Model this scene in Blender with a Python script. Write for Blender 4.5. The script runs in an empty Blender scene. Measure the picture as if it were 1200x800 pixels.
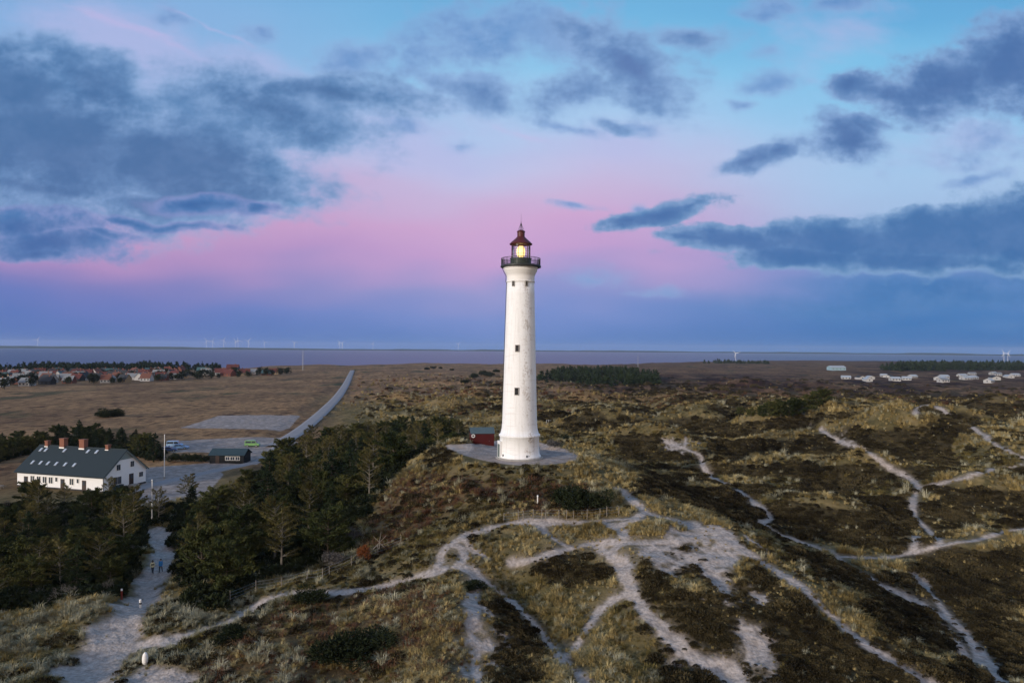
import bpy, bmesh, math, random
import numpy as np
from mathutils import Vector, Matrix, Euler

SC = bpy.context.scene
COL = SC.collection
RND = random.Random(7)
NR = np.random.default_rng(11)

# ------------------------------------------------------------------ camera
CAM_Z = 35.0
FOC = 800.0                      # focal length in pixels of the 1200 x 800 photograph (24 mm)
HOR = 408.5                      # horizon row at the middle of the photograph
ROLL = 0.0075
CR, SR = math.cos(ROLL), math.sin(ROLL)
cam_d = bpy.data.cameras.new('camera')
cam = bpy.data.objects.new('camera', cam_d)
COL.objects.link(cam)
cam_d.sensor_width = 36.0
cam_d.lens = 24.0
cam_d.shift_y = (HOR - 400.0) / 1200.0
cam_d.clip_start = 0.5
cam_d.clip_end = 60000.0
cam.matrix_world = Matrix.Translation((0, 0, CAM_Z)) @ Matrix.Rotation(math.radians(90), 4, 'X') @ Matrix.Rotation(ROLL, 4, 'Z')
SC.camera = cam

def ray(px, py):
    u = (px - 600.0) / FOC
    v = (HOR - py) / FOC
    return u * CR - v * SR, 1.0, u * SR + v * CR

def lin(r, g=None, b=None):
    if g is None: r, g, b = r
    f = lambda c: (c / 12.92 if c <= 0.04045 else ((c + 0.055) / 1.055) ** 2.4)
    return (f(r / 255.0), f(g / 255.0), f(b / 255.0))

# ------------------------------------------------------------------ node helper
class NT:
    def __init__(self, tree):
        self.t = tree; self.n = tree.nodes; self.l = tree.links
    def node(self, typ, **kw):
        n = self.n.new(typ)
        for k, v in kw.items(): setattr(n, k, v)
        return n
    def set(self, sock, val):
        if val is None: return
        if isinstance(val, bpy.types.NodeSocket): self.l.new(val, sock)
        else:
            if hasattr(sock, 'default_value'):
                dv = sock.default_value
                if hasattr(dv, '__len__') and not hasattr(val, '__len__'): val = [val] * len(dv)
                if hasattr(dv, '__len__') and len(dv) == 4 and len(val) == 3: val = (*val, 1.0)
                sock.default_value = val
    def m(self, op, a, b=None, c=None, clamp=False):
        n = self.node('ShaderNodeMath', operation=op, use_clamp=clamp)
        self.set(n.inputs[0], a); self.set(n.inputs[1], b); self.set(n.inputs[2], c)
        return n.outputs[0]
    def vm(self, op, a, b=None, s=None):
        n = self.node('ShaderNodeVectorMath', operation=op)
        self.set(n.inputs[0], a)
        if b is not None: self.set(n.inputs[1], b)
        if s is not None: self.set(n.inputs['Scale'], s)
        return n.outputs['Value'] if op in ('LENGTH', 'DOT_PRODUCT', 'DISTANCE') else n.outputs[0]
    def xyz(self, x=0.0, y=0.0, z=0.0):
        n = self.node('ShaderNodeCombineXYZ')
        self.set(n.inputs[0], x); self.set(n.inputs[1], y); self.set(n.inputs[2], z)
        return n.outputs[0]
    def sep(self, v):
        n = self.node('ShaderNodeSeparateXYZ'); self.set(n.inputs[0], v)
        return n.outputs
    def noise(self, vec, scale=1.0, detail=4.0, rough=0.5, dist=0.0, dim='3D', color=False):
        n = self.node('ShaderNodeTexNoise', noise_dimensions=dim)
        if vec is not None: self.set(n.inputs['Vector'], vec)
        n.inputs['Scale'].default_value = scale; n.inputs['Detail'].default_value = detail
        n.inputs['Roughness'].default_value = rough; n.inputs['Distortion'].default_value = dist
        return n.outputs['Color' if color else 'Fac']
    def mr(self, v, a, b, c=0.0, d=1.0, smooth=True):
        n = self.node('ShaderNodeMapRange', interpolation_type='SMOOTHSTEP' if smooth else 'LINEAR')
        self.set(n.inputs[0], v)
        for i, q in enumerate((a, b, c, d)): self.set(n.inputs[i + 1], q)
        return n.outputs[0]
    def mix(self, f, a, b, blend='MIX'):
        n = self.node('ShaderNodeMix', data_type='RGBA', blend_type=blend)
        n.clamp_factor = True
        self.set(n.inputs['Factor'], f)
        self.set(n.inputs[6], a); self.set(n.inputs[7], b)
        return n.outputs[2]
    def ramp(self, f, stops, interp='EASE'):
        n = self.node('ShaderNodeValToRGB')
        cr = n.color_ramp; cr.interpolation = interp
        while len(cr.elements) > 1: cr.elements.remove(cr.elements[-1])
        for i, (p, c) in enumerate(stops):
            e = cr.elements[0] if i == 0 else cr.elements.new(p)
            e.position = p; e.color = (*c, 1.0)
        self.set(n.inputs[0], f)
        return n.outputs[0]
# ------------------------------------------------------------------ sky (world) and sun
SUN_EL, SUN_AZ = math.radians(12.0), math.radians(226.0)     # low in the west-south-west, behind the viewpoint (azimuth from +Y towards +X)
sun_dir = Vector((math.sin(SUN_AZ) * math.cos(SUN_EL), math.cos(SUN_AZ) * math.cos(SUN_EL), math.sin(SUN_EL)))
ld = bpy.data.lights.new('sun', 'SUN')
ld.energy = 3.1
ld.angle = math.radians(6)
ld.color = (1.0, 0.90, 0.80)
lo = bpy.data.objects.new('sun', ld)
COL.objects.link(lo)
lo.rotation_euler = sun_dir.to_track_quat('Z', 'Y').to_euler()

world = bpy.data.worlds.new('World')
SC.world = world
world.use_nodes = True
W = NT(world.node_tree)
for n in list(W.n): W.n.remove(n)
tc = W.node('ShaderNodeTexCoord')
dvec = tc.outputs['Generated']
dx, dy, dz = W.sep(dvec)
ady = W.m('MAXIMUM', W.m('ABSOLUTE', dy), 0.02)
u = W.m('DIVIDE', dx, ady)                       # tangent-plane bearing and height of a direction
hl = W.m('SQRT', W.m('ADD', W.m('MULTIPLY', dx, dx), W.m('MULTIPLY', dy, dy)))
v = W.m('DIVIDE', dz, ady)
el = W.m('DIVIDE', dz, W.m('MAXIMUM', hl, 0.02))  # tangent of elevation

def gl(px, py):
    x, y, z = ray(px, py); return x, z

# clear-sky colour by height, for three bearings; the heights are pixel rows of the photograph turned into slopes
ROWS = [404, 385, 362, 335, 305, 270, 235, 200, 150, 90, 20]
def srow(py): return (HOR - py) / FOC
LEFT = [(82, 116, 186), (92, 120, 190), (106, 124, 194), (132, 130, 194), (176, 144, 198), (196, 156, 202), (192, 164, 210), (184, 178, 222), (172, 186, 230), (152, 184, 230), (138, 180, 228)]
MID = [(92, 130, 196), (104, 136, 202), (120, 144, 208), (152, 154, 210), (200, 162, 212), (210, 170, 214), (206, 184, 222), (198, 198, 234), (178, 206, 242), (146, 202, 240), (118, 186, 230)]
RIGHT = [(44, 112, 180), (52, 116, 184), (64, 122, 188), (88, 132, 198), (128, 152, 210), (156, 176, 224), (166, 194, 232), (168, 202, 238), (152, 202, 240), (132, 198, 238), (108, 178, 226)]
VMAX = 1.0
def stops(cols, zen):
    s = [(max(0.0, srow(r)) / VMAX, lin(c)) for r, c in zip(ROWS, cols)]
    s += [(0.68, lin(zen)), (1.0, lin(zen))]
    return s
wob = W.noise(W.xyz(W.m('MULTIPLY', u, 1.3), W.m('MULTIPLY', v, 4.0), 3.1), scale=2.2, detail=2, rough=0.5, dim='2D')
elw = W.m('ADD', W.m('DIVIDE', v, VMAX), W.m('MULTIPLY', W.m('SUBTRACT', wob, 0.5), 0.10))
elw = W.m('MAXIMUM', elw, 0.0)
cL = W.ramp(elw, stops(LEFT, (92, 150, 206)), 'LINEAR')
cM = W.ramp(elw, stops(MID, (88, 152, 210)), 'LINEAR')
cR = W.ramp(elw, stops(RIGHT, (84, 150, 206)), 'LINEAR')
sky = W.mix(W.mr(u, -0.62, 0.02), cL, cM)
sky = W.mix(W.mr(u, 0.06, 0.60), sky, cR)

# ---- tinted veils and clouds: soft ellipses (photo px: cx, cy, rx, ry, tilt degrees, weight), broken up by noise
LAST = [None]
def field(blobs, P):
    out = None
    for cx, cy, rx, ry, tilt, w in blobs:
        gx, gz = gl(cx, cy)
        mp = W.node('ShaderNodeMapping', vector_type='TEXTURE')
        Q = P
        if LAST[0] is not None:                 # a zero-weighted link keeps the shader compiler from evaluating every ellipse at once
            n = W.node('ShaderNodeVectorMath', operation='MULTIPLY_ADD')
            W.set(n.inputs[0], LAST[0]); W.set(n.inputs[1], (0.0, 0.0, 1e-9)); W.set(n.inputs[2], P)
            Q = n.outputs[0]
        W.set(mp.inputs['Vector'], Q)
        mp.inputs['Location'].default_value = (gx, gz, 0)
        mp.inputs['Rotation'].default_value = (0, 0, math.radians(tilt))
        mp.inputs['Scale'].default_value = (rx / FOC, ry / FOC, 1)
        g = W.m('MULTIPLY_ADD', W.vm('LENGTH', mp.outputs[0]), -w, w)     # cone: w in the middle, 0 on the rim
        out = g if out is None else W.m('MAXIMUM', out, g)
        LAST[0] = out
    return out

uv = W.xyz(u, v, 0.0)
nA = W.noise(W.xyz(u, W.m('MULTIPLY', v, 1.9), 0.0), scale=4.5, detail=3, rough=0.55, dim='2D', color=True)
warp = W.vm('SCALE', W.vm('SUBTRACT', nA, (0.5, 0.5, 0.5)), s=0.11)
warp = W.vm('MULTIPLY', warp, (1.0, 0.55, 0.0))
P = W.vm('ADD', uv, warp)
# rotate noise space a little: the left bank is combed along a falling diagonal
f3 = W.noise(W.xyz(u, W.m('MULTIPLY', v, 1.4), 0.0), scale=46.0, detail=3, rough=0.65, dim='2D')
f1 = W.noise(W.xyz(W.m('ADD', u, W.m('MULTIPLY', v, 0.5)), W.m('MULTIPLY', v, 2.3), 7.7), scale=7.0, detail=6, rough=0.6, dim='2D')
f2 = W.noise(W.xyz(u, W.m('MULTIPLY', v, 1.5), 1.7), scale=16.0, detail=5, rough=0.6, dim='2D')
f1c = W.m('SUBTRACT', f1, 0.5); f2c = W.m('ADD', W.m('SUBTRACT', f2, 0.5), W.m('MULTIPLY', W.m('SUBTRACT', f3, 0.5), 0.28))

# pale lavender / pink veils lit from the west
VEIL = [(160, 55, 240, 55, -20, 1.0), (330, 100, 190, 55, -14, .9), (500, 165, 190, 55, -6, .9), (700, 170, 170, 40, 4, .7), (1130, 165, 130, 40, 10, .6), (985, 40, 130, 60, 0, .4)]
vf = field(VEIL, P)
vfac = W.mr(W.m('ADD', vf, W.m('MULTIPLY', f1c, 1.2)), 0.0, 0.8, 0.0, 0.62)
sky = W.mix(vfac, sky, lin(188, 190, 234))
STREAK = [(140, 25, 90, 5, -24, .9), (180, 40, 70, 5, -26, .9), (215, 18, 40, 4, -14, .8), (250, 32, 40, 4, -30, .7), (610, 150, 40, 6, -24, .7), (215, 60, 60, 5, -26, .7)]
sf = W.m('ADD', field(STREAK, P), W.m('MULTIPLY', f2c, 1.3))
sky = W.mix(W.mr(sf, -0.1, 1.0, 0.0, 0.42), sky, lin(206, 190, 234))

def layer(sky, blobs, t0, t1, edge, core, dark, opac=1.0, n1=0.75, n2=0.9, P=P):
    D = W.m('ADD', field(blobs, P), W.m('ADD', W.m('MULTIPLY', f1c, n1), W.m('MULTIPLY', f2c, n2)))
    a = W.mr(D, t0, t1, 0.0, opac)
    depth = W.mr(W.m('ADD', D, W.m('MULTIPLY', f2c, 0.5)), t0 + 0.05, t1 + 0.45)
    bulk = W.mr(W.m('ADD', D, W.m('MULTIPLY', f1c, -1.2)), t1, t1 + 0.7)
    c = W.mix(depth, lin(edge), lin(core))
    c = W.mix(bulk, c, lin(dark))
    c = W.mix(W.mr(f2c, -0.22, 0.22, 0.10, 0.0), c, lin(150, 178, 224))     # uneven thickness
    return W.mix(a, sky, c)

# thin high grey-blue scraps
THIN = [(425, 70, 75, 34, 0, .9), (560, 45, 130, 60, 10, .8), (555, 100, 60, 28, -8, .9), (650, 45, 110, 50, -6, .75), (600, 20, 120, 40, 0, .7), (740, 235, 16, 12, 0, .9), (660, 240, 40, 7, 0, .7),
        (900, 98, 40, 22, 0, .6), (890, 60, 30, 18, 0, .55), (865, 124, 26, 10, 0, .7), (735, 148, 40, 14, -6, .8), (660, 145, 46, 12, -24, .6), (1150, 170, 100, 26, 12, .55), (910, 5, 55, 20, 0, .9), (985, 5, 65, 18, 0, .7),
        (475, 150, 50, 12, 0, .6), (560, 165, 40, 10, 0, .5), (290, 30, 34, 18, -20, .7), (1140, 206, 60, 9, 16, .6), (210, 22, 40, 16, -16, .6), (470, 118, 50, 18, 4, .9), (310, 195, 40, 16, 0, .6), (690, 320, 70, 12, 0, .45), (770, 338, 50, 7, -3, .55), (350, 232, 18, 6, 0, .9)]
sky = layer(sky, THIN, -0.1, 0.65, (150, 178, 224), (104, 146, 204), (96, 138, 200), 0.85)
# middle cluster above the tower
MIDC = [(740, 82, 100, 52, -30, 1.25), (665, 100, 75, 34, 14, .95), (800, 45, 60, 22, 6, .85), (690, 40, 60, 34, 0, .7), (640, 112, 60, 24, 0, .7), (770, 112, 50, 20, -30, .7), (565, 108, 60, 22, -8, .85), (710, 146, 34, 10, -12, .8), (800, 95, 40, 18, 0, .5)]
sky = layer(sky, MIDC, -0.2, 0.6, (150, 182, 226), (104, 142, 194), (92, 122, 178), 0.95)
# right-hand heap clouds
HEAP = [(1120, 98, 112, 50, 14, 1.3), (1195, 78, 120, 68, 16, 1.5), (1055, 108, 66, 26, -4, 1.1), (1010, 100, 36, 20, 0, .95), (990, 158, 56, 33, 0, 1.2), (960, 170, 46, 20, 0, .7), (1015, 150, 40, 22, 0, .95), (880, 188, 36, 17, 6, 1.1), (905, 185, 24, 13, 0, 1.0), (1100, 132, 50, 24, 0, .9), (940, 172, 50, 14, 0, .5)]
sky = layer(sky, HEAP, -0.14, 0.42, (140, 172, 218), (94, 132, 186), (76, 112, 170), 0.96)
# long bank low on the right
BANK = [(1000, 286, 190, 34, 3, 1.3), (1130, 282, 200, 48, 4, 1.5), (870, 288, 120, 25, -4, 1.15), (1210, 268, 140, 62, 6, 1.5), (815, 284, 70, 12, -6, .85), (940, 308, 130, 22, -3, 1.2), (1080, 312, 160, 20, 0, 1.2), (770, 248, 95, 17, 10, .95), (730, 252, 50, 10, 8, .7), (820, 238, 50, 9, 14, .6)]
LOWV = [(1120, 345, 260, 34, 0, 1.1), (980, 360, 200, 24, 0, .7), (1200, 320, 120, 50, 0, 1.2), (1180, 385, 240, 20, 0, .5)]
sky = layer(sky, LOWV, 0.0, 0.9, (78, 130, 190), (54, 114, 178), (46, 106, 170), 0.85, n1=0.35, n2=0.2)
sky = layer(sky, BANK, -0.10, 0.24, (128, 164, 208), (80, 128, 182), (60, 110, 170), 0.95)
# great bank on the left
BIG = [(60, 160, 260, 115, -14, 1.6), (200, 190, 210, 78, -10, 1.5), (0, 110, 170, 85, -10, 1.5), (110, 95, 130, 50, -24, 1.25), (300, 132, 160, 54, -10, 1.15), (390, 115, 150, 30, -5, 1.2), (190, 236, 140, 32, -6, 1.3), (40, 222, 130, 32, -6, 1.2), (265, 200, 95, 36, 0, 1.0)]
sky = layer(sky, BIG, -0.22, 0.5, (146, 178, 222), (96, 138, 188), (70, 112, 164), 0.95, n1=0.85, n2=0.95)
TAIL = [(50, 285, 120, 24, -4, 1.2), (20, 262, 150, 22, -3, 1.0), (110, 278, 70, 10, -6, .9), (140, 262, 70, 9, -6, .9), (215, 268, 70, 8, -3, 1.0), (300, 243, 34, 12, 0, 1.2), (240, 240, 100, 16, -3, 1.1), (40, 298, 70, 12, -6, 1.0)]
sky = layer(sky, TAIL, -0.05, 0.42, (140, 150, 204), (80, 124, 182), (62, 106, 168), 0.95)

# the western half, behind the viewpoint: the afterglow of the set sun
glow = W.ramp(W.m('MAXIMUM', el, 0.0), [(0.0, lin(250, 206, 172)), (0.12, lin(246, 216, 190)), (0.4, lin(232, 212, 198)), (0.8, lin(188, 194, 206)), (1.0, lin(150, 168, 206))], 'LINEAR')
glow = W.vm('SCALE', glow, s=1.15)
side = W.mr(W.m('DIVIDE', dy, W.m('MAXIMUM', hl, 0.02)), -0.45, 0.30, 1.0, 0.0)
sky = W.mix(side, sky, glow)

nish = W.node('ShaderNodeTexSky')
nish.sky_type = 'NISHITA'
nish.sun_disc = False
nish.sun_elevation = SUN_EL
nish.sun_rotation = SUN_AZ
nish.altitude = 20.0
bgN = W.node('ShaderNodeBackground'); W.set(bgN.inputs[0], nish.outputs[0]); bgN.inputs[1].default_value = 0.05
bgD = W.node('ShaderNodeBackground'); W.set(bgD.inputs[0], sky); bgD.inputs[1].default_value = 1.0
mx = W.node('ShaderNodeMixShader'); mx.inputs[0].default_value = 0.06
# dusk: the Nishita daylight is let through only faintly over the dusk colours
mx.inputs[0].default_value = 0.94
W.l.new(bgN.outputs[0], mx.inputs[1]); W.l.new(bgD.outputs[0], mx.inputs[2])
wo = W.node('ShaderNodeOutputWorld'); W.l.new(mx.outputs[0], wo.inputs[0])
world.cycles.sampling_method = 'MANUAL'
world.cycles.sample_map_resolution = 512

vs = SC.view_settings
SC.display_settings.display_device = 'sRGB'
vs.view_transform = 'Standard'; vs.look = 'None'; vs.exposure = 0.0; vs.gamma = 1.0
vs.use_curve_mapping = False
SC.cycles.use_denoising = True
SC.cycles.max_bounces = 4
SC.cycles.diffuse_bounces = 2
SC.cycles.glossy_bounces = 2
SC.cycles.transmission_bounces = 4
SC.cycles.volume_bounces = 0
SC.cycles.transparent_max_bounces = 8
SC.cycles.sample_clamp_indirect = 6.0
SC.cycles.use_adaptive_sampling = True
SC.cycles.adaptive_threshold = 0.012
SC.cycles.adaptive_min_samples = 16
# ------------------------------------------------------------------ height field
def _hash(ix, iy, seed):
    n = (ix.astype(np.int64) * 374761393 + iy.astype(np.int64) * 668265263 + seed * 1442695041) & 0xFFFFFFFF
    n = ((n ^ (n >> 13)) * 1274126177) & 0xFFFFFFFF
    n = n ^ (n >> 16)
    return (n & 0xFFFFFF) / float(0xFFFFFF)
def vnoise(x, y, seed=0):
    xi = np.floor(x); yi = np.floor(y)
    fx = x - xi; fy = y - yi
    fx = fx * fx * fx * (fx * (fx * 6 - 15) + 10); fy = fy * fy * fy * (fy * (fy * 6 - 15) + 10)
    a = _hash(xi, yi, seed); b = _hash(xi + 1, yi, seed); c = _hash(xi, yi + 1, seed); d = _hash(xi + 1, yi + 1, seed)
    return (a + (b - a) * fx) * (1 - fy) + (c + (d - c) * fx) * fy
def fbm(x, y, octv=4, seed=0, gain=0.5):
    s = 0.0; a = 1.0; t = 0.0
    for i in range(octv):
        s = s + a * vnoise(x * 2 ** i + 17.3 * i, y * 2 ** i - 9.1 * i, seed + i); t += a; a *= gain
    return s / t                                   # 0..1
def ss(x, a, b):
    t = np.clip((x - a) / (b - a), 0, 1); return t * t * (3 - 2 * t)

TX, TY, TZ = 1.35, 113.0, 17.0                     # foot of the lighthouse

# sampled spots of the ground: photo column, row, height above the fjord
PXZ = [
 (530, 545, 16.2), (480, 540, 15.2), (500, 527, 16.0), (450, 580, 12.6), (430, 640, 9.3), (520, 620, 12.6), (400, 670, 8.6), (330, 690, 8.0),
 (230, 738, 7.4), (170, 770, 7.2), (110, 790, 6.5), (20, 740, 7.1), (60, 720, 7.0), (185, 670, 6.3), (180, 625, 5.6),
 (600, 550, 16.8), (600, 600, 13.6), (600, 612, 13.3), (545, 627, 12.6), (515, 660, 11.4), (560, 690, 10.6), (555, 668, 11.3), (600, 695, 9.0), (640, 740, 8.4), (680, 762, 8.3),
 (620, 800, 8.0), (500, 790, 8.9), (450, 720, 9.6), (480, 680, 10.0), (410, 780, 7.6), (330, 730, 8.6), (280, 780, 8.0), (560, 780, 8.0), (540, 720, 10.6), (520, 760, 9.4),
 (700, 722, 9.7), (740, 690, 11.4), (728, 642, 13.2), (650, 646, 12.6), (650, 672, 10.6), (690, 665, 11.0), (700, 612, 13.9), (640, 612, 13.5),
 (850, 622, 13.9), (800, 640, 13.4), (885, 652, 13.1), (944, 690, 11.9), (997, 740, 10.4), (1095, 799, 8.6),
 (805, 758, 9.2), (779, 735, 9.8), (756, 715, 10.6), (860, 700, 11.2), (880, 765, 9.4), (840, 787, 8.4), (900, 795, 8.9), (960, 795, 9.0), (760, 790, 8.4),
 (700, 550, 15.9), (725, 573, 15.1), (760, 600, 14.3), (780, 574, 14.0), (870, 641, 13.2), (668, 540, 16.9), (740, 560, 14.6),
 (835, 585, 10.2), (822, 541, 9.8), (905, 603, 8.6), (800, 524, 10.4), (880, 520, 10.0), (760, 500, 8.8), (950, 500, 12.0), (1012, 527, 11.6),
 (1075, 570, 9.4), (1050, 543, 9.8), (1000, 484, 15.0), (1110, 476, 18.0), (1085, 480, 17.0), (1140, 500, 16.4), (1187, 531, 14.0), (1200, 600, 9.0), (1150, 600, 9.0),
 (1060, 697, 6.9), (972, 647, 8.0), (1100, 640, 7.4), (1020, 665, 7.4), (1200, 690, 6.6), (1190, 790, 6.2), (1130, 770, 6.3), (1110, 715, 6.6),
 (1000, 452, 6.0), (880, 470, 8.0), (1070, 606, 8.6), (1010, 600, 9.4), (960, 590, 9.4), (960, 545, 10.4), (1170, 470, 12.0), (1195, 500, 13.5),
]
XYZ = [
 (TX, TY, TZ), (TX + 6, TY, TZ), (TX - 6, TY, TZ), (TX, TY + 7, TZ), (TX, TY - 6, TZ), (-10, 122, TZ), (-6.5, 132, 16.9), (10, 113, 17.0), (5, 121, TZ), (-14, 126, 16.7), (-3, 138, 15.5), (10, 124, 15.8),
 (-35, 95, 6.2), (-40, 120, 5.5), (-25, 140, 7.5), (-22, 112, 11.0), (-30, 108, 7.0), (-26, 90, 7.4), (-60, 100, 5.6), (-62, 75, 6.2), (-92, 92, 5.5), (-110, 110, 5.2),
 (-80, 140, 5.0), (-100, 150, 5.0), (-60, 150, 5.0), (-50, 180, 5.0), (-90, 190, 5.0), (-130, 170, 5.0), (-60, 230, 5.0), (-100, 260, 5.0), (-30, 190, 6.0),
 (0, 152, 11.0), (0, 180, 8.0), (20, 150, 10.0), (40, 170, 9.0), (30, 210, 8.5), (-40, 300, 5.5), (60, 300, 8.0), (130, 300, 9.0), (0, 250, 7.0),
 (0, 30, 7.0), (-30, 30, 6.5), (30, 30, 7.5), (0, 10, 7.0), (-20, 8, 6.5), (20, 8, 7.0), (0, 4, 7.0), (-40, 45, 6.6), (45, 45, 6.5), (60, 60, 6.2), (90, 70, 6.4), (80, 45, 6.2),
]
for t in (-0.95, -0.7, -0.5, -0.3, -0.1, 0.1, 0.3, 0.5, 0.7, 0.95):
    for rr, zz in ((420, 5.4 + 1.8 * (t > -.1)), (650, 5.0), (1000, 4.2), (1400, 3.5), (2200, 3.0), (5000, 3.0)):
        XYZ.append((rr * math.sin(t), rr * math.cos(t), zz))
def spot(px, py, z):
    dx_, dy_, dz_ = ray(px, py)
    k = (z - CAM_Z) / dz_
    return dx_ * k, dy_ * k, z
CP = np.array([spot(*p) for p in PXZ] + XYZ)
def lp(x, y):
    return np.arctan2(x, y), np.log(np.maximum(np.hypot(x, y), 3.0))
ct, cl = lp(CP[:, 0], CP[:, 1])
def phi(d): return d
Dm = np.hypot(ct[:, None] - ct[None], cl[:, None] - cl[None])
A = phi(Dm) - 0.004 * np.eye(len(CP))
N_ = len(CP)
Pm = np.stack([np.ones(N_), ct, cl], 1)
M = np.block([[A, Pm], [Pm.T, np.zeros((3, 3))]])
sol = np.linalg.solve(M, np.concatenate([CP[:, 2], np.zeros(3)]))
rw, rc = sol[:N_], sol[N_:]
GT = np.linspace(-1.0, 1.0, 561); GL = np.linspace(math.log(3.0), math.log(5200.0), 700)
base = np.zeros((len(GL), len(GT)))
for i in range(0, len(GL), 20):
    tt, ll = np.meshgrid(GT, GL[i:i + 20])
    q = np.hypot(tt.ravel()[:, None] - ct[None], ll.ravel()[:, None] - cl[None]) @ rw + rc[0] + rc[1] * tt.ravel() + rc[2] * ll.ravel()
    base[i:i + 20] = q.reshape(tt.shape)
for _ in range(3):                                  # take the tent-pole points off the interpolation
    b = np.pad(base, 1, mode='edge')
    base = (b[1:-1, 1:-1] * 4 + b[:-2, 1:-1] + b[2:, 1:-1] + b[1:-1, :-2] + b[1:-1, 2:]) / 8

def bilin(tab, fx, fy):
    ny, nx = tab.shape
    fx = np.clip(fx, 0, nx - 1.001); fy = np.clip(fy, 0, ny - 1.001)
    ix = fx.astype(int); iy = fy.astype(int); gx = fx - ix; gy = fy - iy
    return (tab[iy, ix] * (1 - gx) + tab[iy, ix + 1] * gx) * (1 - gy) + (tab[iy + 1, ix] * (1 - gx) + tab[iy + 1, ix + 1] * gx) * gy

def shore_r(t):
    s = 1180 + 420 * ss(t, -0.5, 0.0) + 1300 * ss(t, 0.12, 0.5)
    return s + 60 * np.sin(t * 37) + 30 * np.sin(t * 91 + 1)

HOUSE_C = (-93.0, 150.0)
def H0(x, y):
    x = np.asarray(x, float); y = np.asarray(y, float)
    t = np.arctan2(x, y); r = np.maximum(np.hypot(x, y), 3.0)
    z = bilin(base, (t - GT[0]) / (GT[1] - GT[0]), (np.log(r) - GL[0]) / (GL[1] - GL[0]))
    # dune relief behind and to the right of the hill
    dt = np.hypot(x - TX, y - TY)
    dune = ss(r, 105, 190) * (1 - ss(r, 520, 1000)) * ss(t, -0.22, 0.0) * ss(dt, 18, 40)
    dune = np.maximum(dune, 0.75 * ss(r, 230, 320) * (1 - ss(r, 600, 1000)) * ss(t, -0.235, -0.15))
    w1 = fbm(x / 60, y / 60, 2, 5) * 20
    b1 = np.abs(2 * fbm((x + w1) / 52, (y + 1.2 * w1) / 40, 2, 21, 0.35) - 1)         # rounded heaps parted by creases
    b2 = np.abs(2 * fbm((x + .5 * w1) / 23, (y + .5 * w1) / 17, 2, 33, 0.4) - 1)
    z = z + dune * ((np.sqrt(b1 + .02) - 0.5) * 7.5 + (np.sqrt(b2 + .02) - 0.5) * 3.4 + (fbm(x / 8, y / 7, 2, 35) - 0.5) * 1.2)
    far = ss(r, 500, 900) * (1 - ss(r, 1800, 2600)) * ss(t, -0.05, 0.2)
    z = z + far * (fbm(x / 120, y / 70, 3, 8) - 0.5) * 6
    # small hummocks everywhere except on the levelled places
    flat = ss(dt, 9.0, 14.0) * ss(np.hypot(x - HOUSE_C[0], y - HOUSE_C[1]), 22, 40)
    plain = 1 - 0.75 * ss(-t, 0.2, 0.35) * ss(r, 120, 170)
    z = z + flat * plain * ((fbm(x / 9, y / 9, 3, 41) - 0.5) * 1.9 + (fbm(x / 2.6, y / 2.6, 2, 51) - 0.5) * 0.55)
    # land runs out into the fjord
    sr = shore_r(np.clip(t, -1, 1))
    lim = 1 - ss(r / sr, 0.90, 1.02)
    return np.where(r > 300, (z + 1.2) * lim - 1.2, z)

_H_plain = H0
# dune heaps one can tell apart: foot in the photo, height, half width across and in depth (m)
HEAPS = []
def _foot(px, py):
    a, b_, c = ray(px, py); k = np.linspace(40, 900, 4000)
    g = (CAM_Z + c * k) - _H_plain(a * k, b_ * k); j = int(np.argmax(g < 0))
    return a * k[j], b_ * k[j]
for px, py, h_, rx_, ry_ in [(1048, 528, 6.5, 17, 13), (985, 505, 4.5, 16, 10), (1008, 566, 4.2, 11, 8), (880, 512, 5.0, 18, 11), (760, 522, 4.6, 13, 9), (700, 500, 4.5, 15, 11), (825, 503, 4.2, 14, 10), (920, 478, 4.5, 22, 12), (1148, 588, 3.2, 11, 8),
     (655, 492, 3.2, 12, 9), (560, 466, 5.0, 22, 12), (520, 478, 4.0, 20, 12), (470, 470, 3.5, 20, 10), (962, 612, 2.6, 9, 6), (790, 470, 4.0, 26, 14), (690, 468, 4.2, 24, 12), (1110, 486, 3.5, 16, 8), (1180, 482, 5.0, 20, 12), (850, 556, 2.4, 10, 6), (1120, 668, 1.8, 9, 6), (1185, 660, 2.2, 9, 7), (600, 447, 5, 30, 16), (860, 452, 5, 40, 18), (1040, 470, 4, 24, 12)]:
    fx_, fy_ = _foot(px, py)
    ry_ *= .85; h_ *= 0.65 if (py < 490 and px > 700) else (1.15 if px > 600 else 1.0)
    u_ = math.hypot(fx_, fy_); HEAPS.append((fx_ + fx_ / u_ * ry_ * .8, fy_ + fy_ / u_ * ry_ * .8, h_, rx_, ry_, math.atan2(fx_, fy_)))
def H0(x, y):
    x = np.asarray(x, float); y = np.asarray(y, float)
    z = _H_plain(x, y)
    for cx_, cy_, h_, rx_, ry_, t_ in HEAPS:
        dx_, dy_ = x - cx_, y - cy_
        a_ = (dx_ * math.cos(t_) - dy_ * math.sin(t_)) / rx_; b_ = (dx_ * math.sin(t_) + dy_ * math.cos(t_)) / ry_
        q = a_ * a_ + np.where(b_ < 0, b_ * b_ * 1.5, b_ * b_ * .7)
        m = q < 4
        if m.any():
            w_ = 1 + 0.5 * (fbm(x / 11 + cx_, y / 11, 2, 77) - .5) * 2
            z = z + np.where(m, h_ * np.exp(-1.6 * q * w_) * (1 - ss(q, 2.5, 4)), 0)
    return z
_steps = np.concatenate([np.linspace(20, 200, 721), 200 * 1.006 ** np.arange(1, 500)])
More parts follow.
